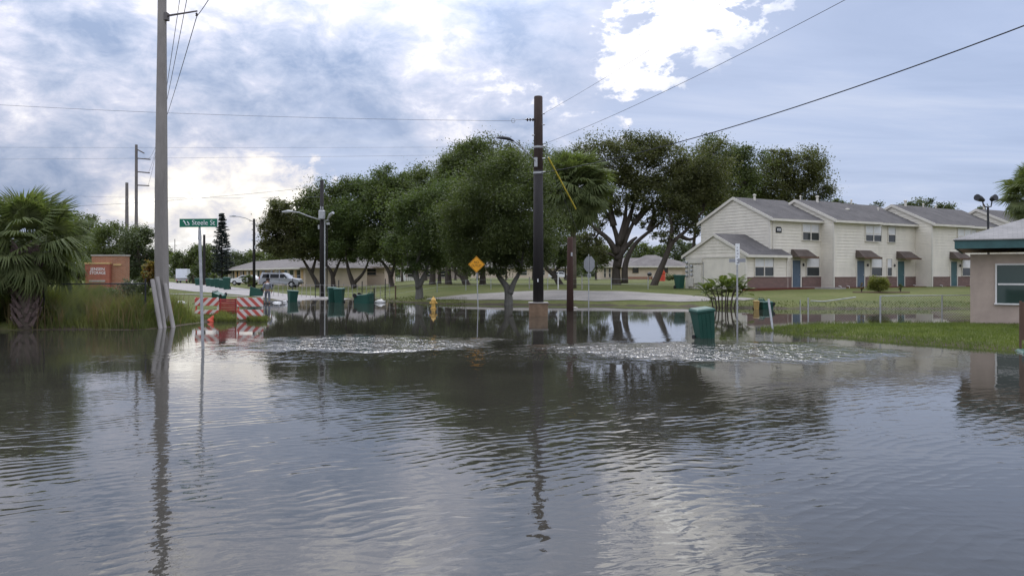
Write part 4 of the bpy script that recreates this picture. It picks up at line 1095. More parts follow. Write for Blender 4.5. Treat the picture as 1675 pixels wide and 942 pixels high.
shrub('garden_plant', 'small green garden plant right of the round yellow bush', 1473, 55, .18, .32, 'bush_leaf', 300, 63, clumps=8)
m_ = MB(); a_ = at(1395, 54.0); b_ = at(1488, 54.0); m_.tube([a_ + Vector((0, 0, .03)), b_ + Vector((0, 0, .03))], .05, 6)
tag(m_.build('edging_log', 'brown_wood'), 'thin dark edging log lying below the round bush', 'edging')
shrub('croton_plant', 'yellow and red leafed plant growing on top of the leaning posts by the concrete pole', 246, 30.4, .36, .46, 'croton_leaf', 900, 64, z=CH - (462 - HY) / F * 30.4, ln=.13, cat='plant')
shrub('flood_bush', 'bush beside the right end of the brick sign', 214, 45, .7, .75, 'far_leaf', 2600, 67, ln=.13)
shrub('flood_bush', 'low grassy bush before the foot of the brick sign', 172, 43, .8, .42, 'bush_leaf', 2600, 68, ln=.13)
shrub('flood_bush', 'bush growing against the concrete pole and fence end', 240, 31.5, .45, .95, 'bush_leaf', 2600, 65, ln=.11)

# ---- grass
def blades(pts, hmin, hmax, w, g, material, name, lean=.35):
    n = len(pts); a = g.uniform(0, 2 * math.pi, n); h = g.uniform(hmin, hmax, n)[:, None] if np.isscalar(hmin) else (hmin + (hmax - hmin) * g.random(n))[:, None]
    d = np.stack([np.cos(a), np.sin(a), np.zeros(n)], 1); l = np.stack([np.cos(a * 3 + 1), np.sin(a * 3 + 1), np.zeros(n)], 1) * lean * g.uniform(.3, 1.2, n)[:, None]
    up = np.array([0, 0, 1.0])
    p1 = pts + (up + l * .35) * h * .55; p2 = pts + (up + l) * h * np.array([1, 1, .95])
    V = np.stack([pts - d * w, pts + d * w, p1 + d * w * .8, p1 - d * w * .8, p2], 1).reshape(-1, 3)
    i = np.arange(n)[:, None] * 5
    T = np.concatenate([i + [0, 1, 2], i + [0, 2, 3], i + [3, 2, 4]], 0)
    return link(name, nmesh(name, V, T, material), kind='stuff')
g = np.random.default_rng(88)
def scatter(n, x0, x1, y0, y1, cond):
    X = g.uniform(x0, x1, n); Y = g.uniform(y0, y1, n); Z = terrain(X, Y); k = cond(X, Y, Z)
    return np.stack([X[k], Y[k], Z[k] - .02], 1)
# tall weeds on the left bank
p = scatter(24000, -24, -12.4, 28.2, 33.2, lambda X, Y, Z: (Z > .01) & (np.sin(X * 2.1 + np.sin(Y * 1.7)) + np.sin(X * .9 - Y) > -1.35))
e = (sm(0, .9, p[:, 1] - 28.4) * .6 + .4) * (.72 + .45 * np.sin(p[:, 0] * 1.5) * np.sin(p[:, 0] * .6 + 2)) * (1 - .75 * sm(-13.6, -12.9, p[:, 0]))
blades(p, .5 * e, 1.6 * e, .012, g, 'tall_grass', 'tall_grass', .45)
q = scatter(3800, -24, -12.6, 28.3, 33, lambda X, Y, Z: (Z > .01) & (np.sin(X * 1.1 + 2) * np.sin(Y * 1.3 + X) > .15))
blades(q, .5, 1.35, .013, g, 'dry_weed', 'dry_weeds', .5)
p = scatter(16000, -13.2, -9.9, 29, 46, lambda X, Y, Z: (Z > .0))
blades(p, .05, .2, .010, g, 'shore_blade', 'verge_grass')
p = scatter(3600, -12.6, -10.4, 33.2, 34.3, lambda X, Y, Z: (Z > -.08) & (np.sin(X * 4 + Y * 3) > -.2)); p[:, 2] = np.maximum(p[:, 2], -.03)
blades(p, .10, .34, .012, g, 'tall_grass', 'weed_tufts')
p = scatter(70000, 8.6, 22, 18.5, 31.6, lambda X, Y, Z: (Z > -.03) & (X / Y < .68))
blades(p, .05, .13, .009, g, 'lawn_blade', 'lawn_grass', .6)
p = scatter(4200, 8.8, 18, 26, 31, lambda X, Y, Z: (np.abs(Z - .02) < .06)); blades(p, .10, .26, .012, g, 'bush_leaf', 'edge_weeds', .6)
p = scatter(30000, -18, 34, 44, 60, lambda X, Y, Z: (Z > .01) & (Z < .33) & ((X < -3) | (X > 12))); blades(p, .05, .16, .018, g, 'shore_blade', 'shore_grass', .6)

# ================================================================== poles and wires
def zz(py, D): return CH - (py - HY) / F * D
# big concrete transmission pole
cpD = 30.3; b = at(265, cpD, 0); x0 = b.x
t = thing('transmission_pole', 'tall tapered concrete pole with a steel arm near the top of the picture', 'utility pole', (x0, cpD, .2))
m_ = MB(); n = 10; Ht = 22.0
pth = [(0, 0, -.6), (-.03, 0, 5), (0.0, 0, 11), (.04, 0, Ht)]
def sqtube(mb, path, rad):
    vs = []; fs = []
    for p, r in zip(path, rad):
        c = r * .35
        vs += [(p[0] + sx, p[1] + sy, p[2]) for sx, sy in ((r, -r + c), (r, r - c), (r - c, r), (-r + c, r), (-r, r - c), (-r, -r + c), (-r + c, -r), (r - c, -r))]
    for i in range(len(path) - 1):
        for k in range(8): fs.append((i * 8 + k, i * 8 + (k + 1) % 8, (i + 1) * 8 + (k + 1) % 8, (i + 1) * 8 + k))
    fs.append(tuple((len(path) - 1) * 8 + k for k in range(8))); mb.add(vs, fs)
sqtube(m_, pth, [.23, .195, .14, .10]); m_.build('shaft', 'concrete_pole', t)
for i, (zh, L) in enumerate(((zz(27, cpD) - .2, 1.42), (13.6, 1.3), (15.2, 1.2))):
    a = MB(); a.tube([(.1, 0, zh), (L, -.2, zh + .13)], [.045, .03], 8); a.box(.12, .24, -.12, .12, zh - .16, zh + .12); ao = a.build('crossarm', 'pole_far', t)
    q = MB(); q.lathe([(.02, -.12), (.05, -.1), (.03, -.06), (.05, -.03), (.02, .02)], 8, Matrix.Translation((L - .02, -.2, zh + .05))); q.build('insulator', 'insulator', ao)
arm_ends = [Vector((x0 + L - .02, cpD - .2, .2 + zh - .08)) for zh, L in ((zz(27, cpD) - .2, 1.42), (13.6, 1.3), (15.2, 1.2))]
# leaning grey timbers at its foot
G = 'grey timbers leaning at the foot of the concrete pole'
for (xa, ya, xb, yb, D, lb) in ((262.5, 537, 249, 457, 29.3, 'leftmost leaning grey timber at the foot of the concrete pole'), (269, 536, 257, 453, 29.6, 'middle leaning grey timber, close against the concrete pole'), (283.5, 536, 270, 464, 29.8, 'leaning grey timber on the right side of the concrete pole by open water')):
    p0 = P(xa, ya, D); p1 = P(xb, yb, D + .3); dirv = (p1 - p0).normalized()
    o = MB().tube([p0 - dirv * .5 - p0, p1 - p0], [.082, .075], 10).build('leaning_timber', 'grey_wood', loc=p0); tag(o, lb, 'timber', G)

# far transmission poles
def far_pole(px, ytop, D, w, label, arms):
    b = at(px, D); t = thing('transmission_pole', label, 'utility pole', tuple(b)); H = zz(ytop, D) - b.z
    MB().tube([(0, 0, -.5), (0, 0, H)], [w * 1.25, w * .85], 8).build('shaft', 'pole_far', t)
    for (ya, dx, dy) in arms:
        z = zz(ya, D) - b.z; a = MB(); a.tube([(0, 0, z), (dx * D / F, 0, z - dy * D / F)], .10, 6).build('crossarm', 'pole_far', t)
    return t
far_pole(223, 237, 130, .26, 'slim distant pole with short arms above the bushes', [(244, 13, 7), (259, 23, 2), (281, 22, 2), (303, 21, 1)])
far_pole(207.5, 299, 190, .42, 'shorter distant pole without arms left of the slim one', [])
far_pole(286, 391, 230, .12, 'tiny far pole just above the trees at the road end', [])

# main black utility pole on its plinth
mp = at(880.5, 38.0, 0); PT = zz(494, 38)
t = thing('plinth', 'square brown plinth standing in the flood under the black utility pole', 'plinth', tuple(mp))
MB().box(-.44, .44, -.44, .44, -.5, PT - .05).build('block', 'plinth', t, bevel=.02); MB().box(-.47, .47, -.47, .47, PT - .05, PT).build('capping', 'concrete', t, bevel=.01)
t = thing('utility_pole', 'thick black wooden utility pole with weathered brown top standing on the brown plinth', 'utility pole', (mp.x, mp.y, PT))
Hm = zz(158, 38) - PT; zs = Hm * .64
MB().tube([(0, 0, 0), (0, 0, zs)], [.255, .225], 14).build('shaft', 'creosote', t, smooth=True)
MB().tube([(0, 0, zs), (0, 0, Hm - .04), (0, 0, Hm)], [.225, .205, .19], 14).build('weathered_top', 'creosote_top', t, smooth=True)
c_ = MB(); c_.tube([(-.2, -.12, zz(197, 38) - PT), (-.62, -.2, zz(197, 38) - PT)], .03, 6)
for i in range(3): c_.lathe([(.02, -.05), (.085, -.02), (.085, .02), (.02, .05)], 10, Matrix.Translation((-.26 - .13 * i, -.15, zz(197, 38) - PT)) @ Matrix.Rotation(R(90), 4, 'Y'))
c_.build('insulator_string', 'insulator', t)
h_ = MB(); h_.tube([(-.62, -.2, zz(197, 38) - PT), (-.78, -.22, zz(197, 38) - PT)], .015, 5); h_.tube([(-1.2 + .09 * math.cos(a), -.2, zz(199, 38) - PT + .1 * math.sin(a)) for a in np.linspace(0, 6.3, 12)], .012, 5, False); h_.tube([(-1.1, -.2, zz(198, 38) - PT), (-.75, -.2, zz(197, 38) - PT)], .012, 5); h_.build('dead_end_clamp', 'galv', t)
b_ = MB(); b_.box(-.20, -.05, -.30, -.22, zz(274, 38) - PT, zz(259, 38) - PT); b_.build('bracket_plate', 'galv', t)
def px3(px, py, D, org): v = P(px, py, D); return (v.x - org.x, v.y - org.y, v.z - org.z)
og = Vector((mp.x, mp.y, PT))
l_ = MB(); l_.tube([px3(877, 264, 37.75, og), px3(862, 249, 37.3, og), px3(848, 236, 36.9, og), px3(838, 230, 36.6, og)], .024, 8); la = l_.build('lamp_arm', 'galv', t)
l_ = MB(); l_.tube([px3(840, 231, 36.6, og), px3(832, 227, 36.4, og), px3(822, 225.5, 36.1, og), px3(812, 226, 35.9, og)], [.04, .075, .08, .03], 8); l_.build('lamp_head', 'dark_metal', la)
b_ = MB()
for y, dx in ((240, .24), (282, .24), (187, .22), (205, .22), (222, -.22), (260, .23)): b_.tube([(dx * .8, -.1, zz(y, 38) - PT), (dx * 1.4, -.12, zz(y, 38) - PT)], .035, 6)
b_.build('bolt', 'galv', t)
MB().tube([(-.3 * math.cos(0), 0, 0), (-.29, 0, .01)], .001, 4)
MB().box(-.05, .0, -.262, -.252, zz(461, 38) - PT, zz(456, 38) - PT).build('pole_tag', 'sign_white', t)
for y in (243, 285): MB().lathe([(.235, 0), (.245, .01), (.245, .09), (.235, .1)], 14, Matrix.Translation((0, 0, zz(y, 38) - PT))).build('pole_band', 'galv', t)
# red brown stub pole and its yellow guy guard
rp = at(932.5, 43.5); t = thing('stub_pole', 'reddish brown wooden stub pole in the flood right of the black utility pole', 'utility pole', (rp.x, rp.y, 0))
MB().tube([(0, 0, -.4), (0, 0, zz(390, 43.5)), (0, 0, zz(388, 43.5))], [.20, .155, .13], 12).build('shaft', 'red_wood', t, smooth=True)
MB().box(.03, .12, -.20, -.165, zz(419, 43.5), zz(413, 43.5)).build('pole_tag', 'galv', t)
ga = P(887, 240, 38); gb = P(942, 342, 41); gq = P(897, 258, 38.5)
t = thing('guy_wire', 'guy wire with a bright yellow plastic guard slanting from the black utility pole', 'guy wire', tuple(ga))
MB().tube([(0, 0, 0), (gb - ga) * 1.0 + Vector((.35, .7, -1.6))], .010, 5).build('wire', 'cable', t); MB().tube([gq - ga, gb - ga], .035, 8).build('guard', 'guard_yellow', t)

# pole with transformer and street light, left of centre
tp = at(526.5, 65); t = thing('utility_pole', 'black pole with grey transformer, floodlight and long street light arm', 'utility pole', tuple(tp)); og = Vector(tp); H = zz(295, 65) - tp.z
MB().tube([(0, 0, -.5), (0, 0, H)], [.20, .15], 10).build('shaft', 'creosote', t, smooth=True)
tr_ = MB(); tr_.lathe([(.0, 0), (.27, .02), (.27, .66), (.2, .72), (0, .74)], 14, Matrix.Translation((.08, -.36, zz(359, 65) - tp.z))); tr_.tube([(.0, -.36, zz(343, 65) - tp.z), (.0, -.36, zz(338, 65) - tp.z)], .05, 6); tr_.tube([(.16, -.36, zz(343, 65) - tp.z), (.16, -.36, zz(339, 65) - tp.z)], .05, 6); tr_.build('transformer', 'galv', t, smooth=False)
a_ = MB(); a_.tube([px3(525, 360, 64.9, og), px3(508, 355, 64.5, og), px3(490, 348, 64.2, og), px3(478, 346, 64, og)], .05, 7); ao = a_.build('lamp_arm', 'galv', t)
MB().tube([px3(479, 346, 64, og), px3(471, 346, 63.9, og), px3(461, 347, 63.8, og)], [.06, .13, .05], 8).build('lamp_head', 'galv', ao)
f_ = MB(); f_.tube([px3(529, 362, 65, og), px3(537, 360, 64.7, og)], .05, 6); fo = f_.build('floodlight_bracket', 'galv', t)
MB().tube([px3(536, 358, 64.7, og), px3(540, 352, 64.5, og), px3(545, 348, 64.2, og)], [.07, .14, .12], 8).build('floodlight', 'galv', fo)
MB().box(px3(534, 366, 64.8, og)[0], px3(539, 366, 64.8, og)[0], -.2, -.1, zz(368, 65) - tp.z, zz(364, 65) - tp.z).build('bracket_box', 'galv', t)
MB().box(-.3, -.18, -.1, .1, zz(375, 65) - tp.z, zz(368, 65) - tp.z).build('meter_box', 'galv', t)
MB().tube([(.26, -.1, -.3), (.26, -.1, zz(360, 65) - tp.z)], .055, 8).build('conduit', 'galv', t)
MB().tube([(.42, .0, -.3), (.42, .0, zz(365, 65) - tp.z)], .045, 8).build('riser_pole', 'creosote', t)
# plain dark street light pole further away
sp = at(415.5, 96); t = thing('street_lamp', 'dark street light pole with thin curved arm beside the silver suv', 'street lamp', tuple(sp)); og = Vector(sp)
MB().tube([(0, 0, -.4), (0, 0, zz(358, 96) - sp.z)], [.19, .14], 9).build('shaft', 'creosote', t, smooth=True)
a_ = MB(); a_.tube([px3(415, 363, 96, og), px3(402, 357, 95.6, og), px3(388, 354, 95.3, og)], .045, 6); ao = a_.build('lamp_arm', 'galv', t)
MB().tube([px3(389, 354, 95.3, og), px3(383, 353.3, 95.2, og), px3(375, 354, 95.1, og)], [.05, .12, .04], 8).build('lamp_head', 'galv', ao)
MB().box(.1, .28, -.2, 0, zz(407, 96) - sp.z, zz(402, 96) - sp.z).build('meter_box', 'galv', t)
rp2 = at(334, 120); t = thing('utility_pole', 'thin dark far pole hidden behind the street name sign post', 'utility pole', tuple(rp2)); MB().tube([(0, 0, -.3), (0, 0, zz(384, 120) - rp2.z)], [.22, .18], 8).build('shaft', 'creosote', t)

# twin floodlights on a pole behind the pink house
fl = at(1618, 47, .1); t = thing('floodlight_pole', 'dark pole with two floodlights on a forked bracket behind the grey roof', 'floodlight', tuple(fl)); og = Vector(fl)
MB().tube([(0, 0, -.4), px3(1616, 338, 47, og)], [.075, .06], 8).build('shaft', 'dark_metal', t)
MB().tube([px3(1607, 326, 47, og), px3(1608, 333, 47, og), px3(1611, 338, 47, og), px3(1616, 339, 47, og), px3(1621, 338, 47, og), px3(1622, 333, 47, og), px3(1623, 326, 47, og)], .038, 7).build('bracket', 'dark_metal', t)
for a, b_, c_ in (((1609, 328), (1604, 325.5), (1598, 323)), ((1620, 328), (1624, 325), (1629, 323))):
    MB().tube([px3(*a, 47, og), px3(*b_, 46.9, og), px3(*c_, 46.7, og)], [.10, .17, .20], 9).build('floodlight', 'dark_metal', t)

# overhead lines
def line(label, pts, r, sag=0.0, material='cable', group='overhead power lines', n=24, poly=False):
    if poly: path = pts
    else:
        a, b = pts; path = [a.lerp(b, u) - Vector((0, 0, sag * 4 * u * (1 - u))) for u in np.linspace(0, 1, n)]
    p0 = path[0].copy()
    o = MB().tube([p - p0 for p in path], r, 5, False).build('power_line', material, loc=p0); tag(o, label, 'power line', group); return o
line('thick black cable dropping from the upper right corner to the black utility pole', [P(1900, -45, 17), P(884, 283, 37.9)], .018, .55)
line('thin cable from the top edge right of centre down to the black utility pole', [P(1560, -95, 16), P(884, 238, 37.9)], .0075, .25)
line('thinnest cable reaching the top of the black utility pole from the upper right', [P(1330, -95, 20), P(884, 189, 37.9)], .006, .15)
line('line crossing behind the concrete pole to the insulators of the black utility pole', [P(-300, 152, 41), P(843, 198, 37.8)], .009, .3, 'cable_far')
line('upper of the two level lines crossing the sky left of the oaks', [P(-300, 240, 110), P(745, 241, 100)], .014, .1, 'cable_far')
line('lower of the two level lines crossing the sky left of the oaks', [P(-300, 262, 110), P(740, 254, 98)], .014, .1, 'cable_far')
line('line sloping up from the palm crown to the transformer pole top', [P(-100, 342, 80), P(526, 305, 65)], .012, .5)
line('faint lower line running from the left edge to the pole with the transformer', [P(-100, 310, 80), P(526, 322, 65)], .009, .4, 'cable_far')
line('wire on the short steel arm of the concrete pole', [arm_ends[0], P(243, 260, 130)], .016, 1.0)
line('wire from the arm just above the picture, middle of the three on the concrete pole', [arm_ends[1], P(243, 282, 130)], .016, 1.2)
line('topmost wire of the three running off the concrete pole', [arm_ends[2], P(242, 303, 130)], .016, 1.6)
line('short end of wire rising from the steel arm out of the picture', [arm_ends[0], P(380, -70, 20)], .014, .1)

# ================================================================== street furniture
def text(body, size, mat_, parent, loc, rot, sx=1.0, depth=.002):
    cu = bpy.data.curves.new('lettering', 'FONT'); cu.body = body; cu.size = size; cu.align_x = 'CENTER'; cu.align_y = 'CENTER'; cu.extrude = depth
    o = bpy.data.objects.new('lettering', cu); C.objects.link(o); bpy.context.view_layer.update()
    me = bpy.data.meshes.new_from_object(o.evaluated_get(bpy.context.evaluated_depsgraph_get())); bpy.data.objects.remove(o)
    me.materials.clear(); me.materials.append(M[mat_])
    r = link('lettering', me, parent); r.location = loc; r.rotation_euler = rot; r.scale = (sx, 1, 1); return r
# Steele St
sD = 21.3; sb = at(333, sD, 0); t = thing('street_sign', 'green street name sign reading Steele St on a grey post in the flood', 'street sign', tuple(sb)); og = Vector(sb)
MB().tube([(0, 0, -.6), px3(326.5, 377, sD, og)], .042, 8).build('post', 'galv', t)
MB().tube([px3(326.7, 392, sD, og), px3(326.5, 371.5, sD, og)], [.055, .03], 8).build('bracket', 'galv', t)
cxs = px3(326.5, 365, sD, og); wS, hS = 60.5 / F * sD, 13.6 / F * sD
bl = MB(); bl.prism([(-wS / 2, -hS / 2 - .006), (wS / 2, -hS / 2 + .008), (wS / 2, hS / 2 + .008), (-wS / 2, hS / 2 - .006)], -.006, .006)
blo = bl.build('blade', 'sign_green', t, loc=(cxs[0] + .0, -.06, cxs[2]), rot=(0, 0, R(5)))
e = MB(); e.box(wS / 2 - .012, wS / 2 + .003, -.009, .009, -hS / 2 + .004, hS / 2 + .004); e.build('edge_strip', 'sign_white', blo)
text('Steele St', .185, 'sign_white', blo, (.125, -.0085, 0.004), (R(90), 0, 0), .93)
mk = MB(); mk.tube([(-.40, -.009, .055), (-.37, -.009, .03), (-.33, -.009, -.055)], [.014, .016, .010], 4); mk.tube([(-.30, -.009, .04), (-.27, -.009, .0), (-.24, -.009, -.05)], [.008, .014, .012], 4); mk.tube([(-.325, -.009, -.06), (-.25, -.009, -.062)], .007, 4); mk.build('block_mark', 'sign_white', blo)
# NO OUTLET
nD = 45.6; nb = at(781, nD, 0); t = thing('warning_sign', 'yellow diamond road sign reading NO OUTLET on a thin grey post', 'road sign', tuple(nb)); og = Vector(nb)
MB().tube([(0.05, 0, -.5), px3(780, 440, nD, og)], .028, 6).build('post', 'galv', t)
pc = px3(779.5, 432.5, nD, og); hd = 13.6 / F * nD; pl = MB(); pl.prism([(-hd, 0), (0, -hd), (hd, 0), (0, hd)], -.006, .006); po = pl.build('sign_panel', 'sign_yellow', t, loc=(pc[0], -.05, pc[2]))
bd = MB(); q0, q1 = hd * .93, hd * .88
for i in range(4):
    a = [(-1, 0), (0, -1), (1, 0), (0, 1)]; u, v_ = a[i], a[(i + 1) % 4]
    bd.hexa([(u[0] * q0, -.008, u[1] * q0), (v_[0] * q0, -.008, v_[1] * q0), (v_[0] * q1, -.008, v_[1] * q1), (u[0] * q1, -.008, u[1] * q1), (u[0] * q0, -.0062, u[1] * q0), (v_[0] * q0, -.0062, v_[1] * q0), (v_[0] * q1, -.0062, v_[1] * q1), (u[0] * q1, -.0062, u[1] * q1)])
bd.build('border', 'print_dark', po)
text('NO', .20, 'print_dark', po, (0, -.0085, .12), (R(90), 0, 0), .9); text('OUTLET', .20, 'print_dark', po, (0, -.0085, -.08), (R(90), 0, 0), .78)
# stop sign from behind
oD = 47.5; ob = at(963, oD, 0); t = thing('stop_sign', 'grey back of an octagonal sign on a pale post right of the brown stub pole', 'road sign', tuple(ob), R(-52)); og = Vector(ob)
MB().tube([(0, 0, -.5), (0, 0, zz(416, oD))], .03, 6).build('post', 'galv', t)
zc = zz(432, oD); r_ = .50; MB().prism([(r_ * math.cos(R(22.5 + 45 * i)), zc + r_ * math.sin(R(22.5 + 45 * i))) for i in range(8)], .035, .045).build('sign_panel', 'sign_grey', t)
MB().box(-.16, .16, .03, .04, zc - .82, zc - .56).build('small_plate', 'sign_grey', t)
# white vertical sign post before the townhouse
wD = 37.6; wb = at(1206, wD, 0); t = thing('street_sign', 'tall grey post with narrow white edge-on street blades before the townhouse wing', 'street sign', tuple(wb)); og = Vector(wb)
MB().tube([(0, 0, -.6), (0, 0, zz(404, wD))], .042, 8).build('post', 'galv', t)
m_ = MB(); m_.box(-.10, .10, -.05, -.035, zz(433, wD), zz(398.5, wD)); so = m_.build('sign_panel', 'sign_white', t)
m_ = MB()
for i in range(6): m_.box(-.045 + .012 * (i % 2), .045 - .02 * (i % 3), -.056, -.0515, zz(430 - i * 5, wD) - .03, zz(430 - i * 5, wD) + .03)
m_.build('worn_print', 'sign_grey', so)
MB().box(-.02, .02, -.45, .45, zz(429, wD), zz(423, wD), Matrix.Rotation(R(38), 4, 'Z')).build('blade', 'sign_grey', t)
# hydrant
hb_ = at(709, 45.5, 0); t = thing('fire_hydrant', 'yellow fire hydrant standing in the flood', 'fire hydrant', tuple(hb_))
MB().lathe([(.15, -.3), (.15, .0), (.17, .01), (.17, .06), (.115, .07), (.11, .38), (.15, .40), (.15, .44), (.12, .45)], 16).build('barrel', 'hydrant', t, smooth=False)
MB().lathe([(.145, .45), (.15, .48), (.125, .56), (.07, .63), (.03, .65), (.035, .66), (.035, .71), (0, .715)], 16).build('bonnet', 'hydrant', t, smooth=True)
for a in (0, 180, -90):
    m_ = MB(); rr_ = .075 if a == -90 else .055
    m_.lathe([(rr_ * .8, .08), (rr_ * .8, .15), (rr_ * 1.15, .155), (rr_ * 1.15, .20), (.02, .21), (.02, .235), (0, .24)], 12, Matrix.Translation((0, 0, .34)) @ Matrix.Rotation(R(a), 4, 'Z') @ Matrix.Rotation(R(90), 4, 'Y')); m_.build('nozzle_cap', 'hydrant', t)

# barricades
def barricade(label, pa, pb, D, rails, stripe, Ht=1.0):
    b = at((pa + pb) / 2, D); b.z = max(b.z, 0); t = thing('barricade', label, 'barricade', (b.x, b.y, 0), 0, 'red and white road barricades'); w = (pb - pa) / F * D
    for (ya, yb) in rails:
        m_ = MB(); m_.box(-w / 2, w / 2, -.045, -.015, zz(yb, D), zz(ya, D)); m_.build('rail', stripe, t, bevel=.006)
    for x in (-w / 2 + .05, w / 2 - .05):
        m_ = MB(); m_.box(x - .025, x + .025, -.012, .035, -.1, zz(rails[0][0], D) + .02)
        m_.build('upright', 'white_paint' if x > 0 else 'barricade_red', t)
        m_ = MB(); m_.box(x - .04, x + .04, -.4, .45, -.12, -.05); m_.build('foot', 'barricade_red', t)
    return t
bD = 34.4
barricade('striped barricade with stripes rising to the right, behind the street sign post', 319, 358, bD, [(487, 500), (507, 521)], 'stripe_rise')
barricade('striped barricade with stripes falling to the right, nearest the walking person', 388, 431, bD - .4, [(487, 501.5), (506.5, 522)], 'stripe_fall')
b = at(372.5, bD + .5); t = thing('slatted_panel', 'dark red slatted panel standing between the two striped barricades', 'barricade', (b.x, b.y, 0)); w = 28 / F * bD
for i in range(7):
    z = zz(514 - i * 3.6, bD); MB().box(-w / 2, w / 2, -.02, .02, z, z + .075).build('slat', 'red_plastic', t)
for x in (-w / 2 + .03, w / 2 - .03): MB().box(x - .03, x + .03, .021, .06, -.1, zz(489, bD)).build('upright', 'red_plastic', t)
c = at(344, 33.2); o = MB().lathe([(.0, 0), (.14, .0), (.13, .05), (.09, .1), (.05, .22), (.02, .27), (0, .28)], 12).build('traffic_cone', 'orange_plastic', loc=(c.x, c.y, .02), rot=(0, R(28), 0)); tag(o, 'orange cone tilted in the weeds before the left barricade', 'cone')

# wheelie bins
def cart(name, label, body='cart_green', lid='cart_green', group=None):
    t = thing(name, label, 'bin', (0, 0, 0), 0, group)
    H = .98; tw, td, bw, bd_ = .30, .36, .235, .25
    m_ = MB(); m_.hexa([(-bw, -bd_, .03), (bw, -bd_, .03), (bw, bd_, .03), (-bw, bd_, .03), (-tw, -td, H), (tw, -td, H), (tw, td, H), (-tw, td, H)])
    m_.box(-tw - .025, tw + .025, -td - .025, td + .02, H - .055, H - .002)
    for x in (-.14, .0, .14): m_.hexa([(x - .02, -bd_ - .02, .1), (x + .02, -bd_ - .02, .1), (x + .02, -bd_, .1), (x - .02, -bd_, .1), (x - .02, -td - .005, H - .1), (x + .02, -td - .005, H - .1), (x + .02, -td + .02, H - .1), (x - .02, -td + .02, H - .1)])
    bo = m_.build('body', body, t, bevel=.018)
    m_ = MB(); m_.hexa([(-tw - .035, -td - .04, H), (tw + .035, -td - .04, H), (tw + .035, td + .05, H), (-tw - .035, td + .05, H), (-tw + .02, -td + .04, H + .05), (tw - .02, -td + .04, H + .05), (tw - .02, td - .02, H + .065), (-tw + .02, td - .02, H + .065)]); m_.build('lid', lid, t, bevel=.015)
    m_ = MB(); m_.tube([(-.24, td, H - .02), (-.24, td + .1, H + .03), (.24, td + .1, H + .03), (.24, td, H - .02)], .018, 6); m_.build('handle', lid, t)
    for x in (-.285, .285):
        m_ = MB(); m_.lathe([(.0, -.03), (.12, -.03), (.125, -.02), (.125, .02), (.12, .03), (0, .03)], 14, Matrix.Translation((x, .27, .125)) @ Matrix.Rotation(R(90), 4, 'Y')); m_.build('wheel', 'rubber', t)
    MB().tube([(-.28, .27, .125), (.28, .27, .125)], .016, 6).build('axle', 'steel', t)
    return t
GC = 'green wheeled rubbish carts'
proto = cart('trash_cart', 'dark green cart tilted in the flood in the open water right of centre', group=GC)
v_ = at(1154, 25, -.16); proto.location = v_; proto.rotation_euler = (R(1), R(-7), R(8)); proto.scale = (.94, .94, 1.06)
def put(px, D, rot, label, z=None, scale=None):
    v = at(px, D); v.z = max(v.z, -.05) if z is None else z
    return dup(proto, v, rot, label, scale or (1.0, 1.0, 1.0))
put(543.5, 56.5, (0, 0, R(20)), 'left one of two upright green carts touching each other at the water edge', z=-.10, scale=(1, 1, 1.12))
put(555.0, 56.0, (0, 0, R(-6)), 'right one of two upright green carts touching each other at the water edge', z=-.16, scale=(1, 1, 1.12))
put(581, 54.5, (R(90), R(-4), R(72)), 'green cart lying on its side in the water with its lid end to the right', z=.24, scale=(1.15, 1.15, 1.2))
put(478, 57.5, (0, R(3), R(30)), 'single upright green cart in the shallows right of the walking person', z=-.22, scale=(1.05, 1.05, 1.0))
put(431, 66, (R(84), 0, R(-70)), 'dark green cart lying on the pavement behind the walking person', z=.42, scale=(1.1, 1.1, 1.05))
put(367, 47.5, (R(80), R(10), R(-112)), 'green cart tipped over just above the slatted red panel', z=.52, scale=(.8, .8, .72))
put(371, 86, (0, 0, R(10)), 'nearest and tallest in the row of green carts at the far kerb', scale=(1.15, 1.15, 1.3))
put(356.5, 98, (0, 0, R(-8)), 'middle green cart in the row at the far kerb', scale=(1.1, 1.1, 1.1))
put(341.5, 108, (0, 0, R(5)), 'green cart at the far end of the kerb row, beside the street sign post', scale=(1.15, 1.15, 1.05))
put(348, 104, (0, 0, R(14)), 'green cart squeezed between two others in the kerb row', scale=(1.0, 1.0, 1.0))
put(362.5, 93, (0, 0, R(20)), 'pale topped cart just left of the tallest one at the kerb', scale=(.9, .9, 1.0))
put(324, 118, (0, 0, R(0)), 'dark cart left of the street sign post at the far road edge', scale=(1.2, 1.2, 1.0))
put(1111.5, 62, (0, 0, R(30)), 'tall green cart against the left end of the townhouse wing', scale=(.95, .95, 1.05))
put(1251, 45.2, (0, 0, R(12)), 'green cart right of the yellow bin at the water edge', z=-.58, scale=(1.0, 1.0, 1.0))
put(1262, 45.6, (R(75), 0, R(-75)), 'green cart tipped over beside the upright one near the yellow bin', z=.02, scale=(.9, .9, .8))
yb_ = cart('recycling_bin', 'small yellow recycling bin at the water edge left of two green carts', 'bin_yellow', 'bin_yellow'); yb_.location = at(1237, 45.0, -.02); yb_.rotation_euler = (0, 0, R(-10)); yb_.scale = (.52, .52, .50)
pxv = at(1676.5, 20.6, -.75); put(1690, 20.2, (0, 0, R(-20)), 'green cart corner at the bottom of the brown gate post on the right edge', z=-.98)

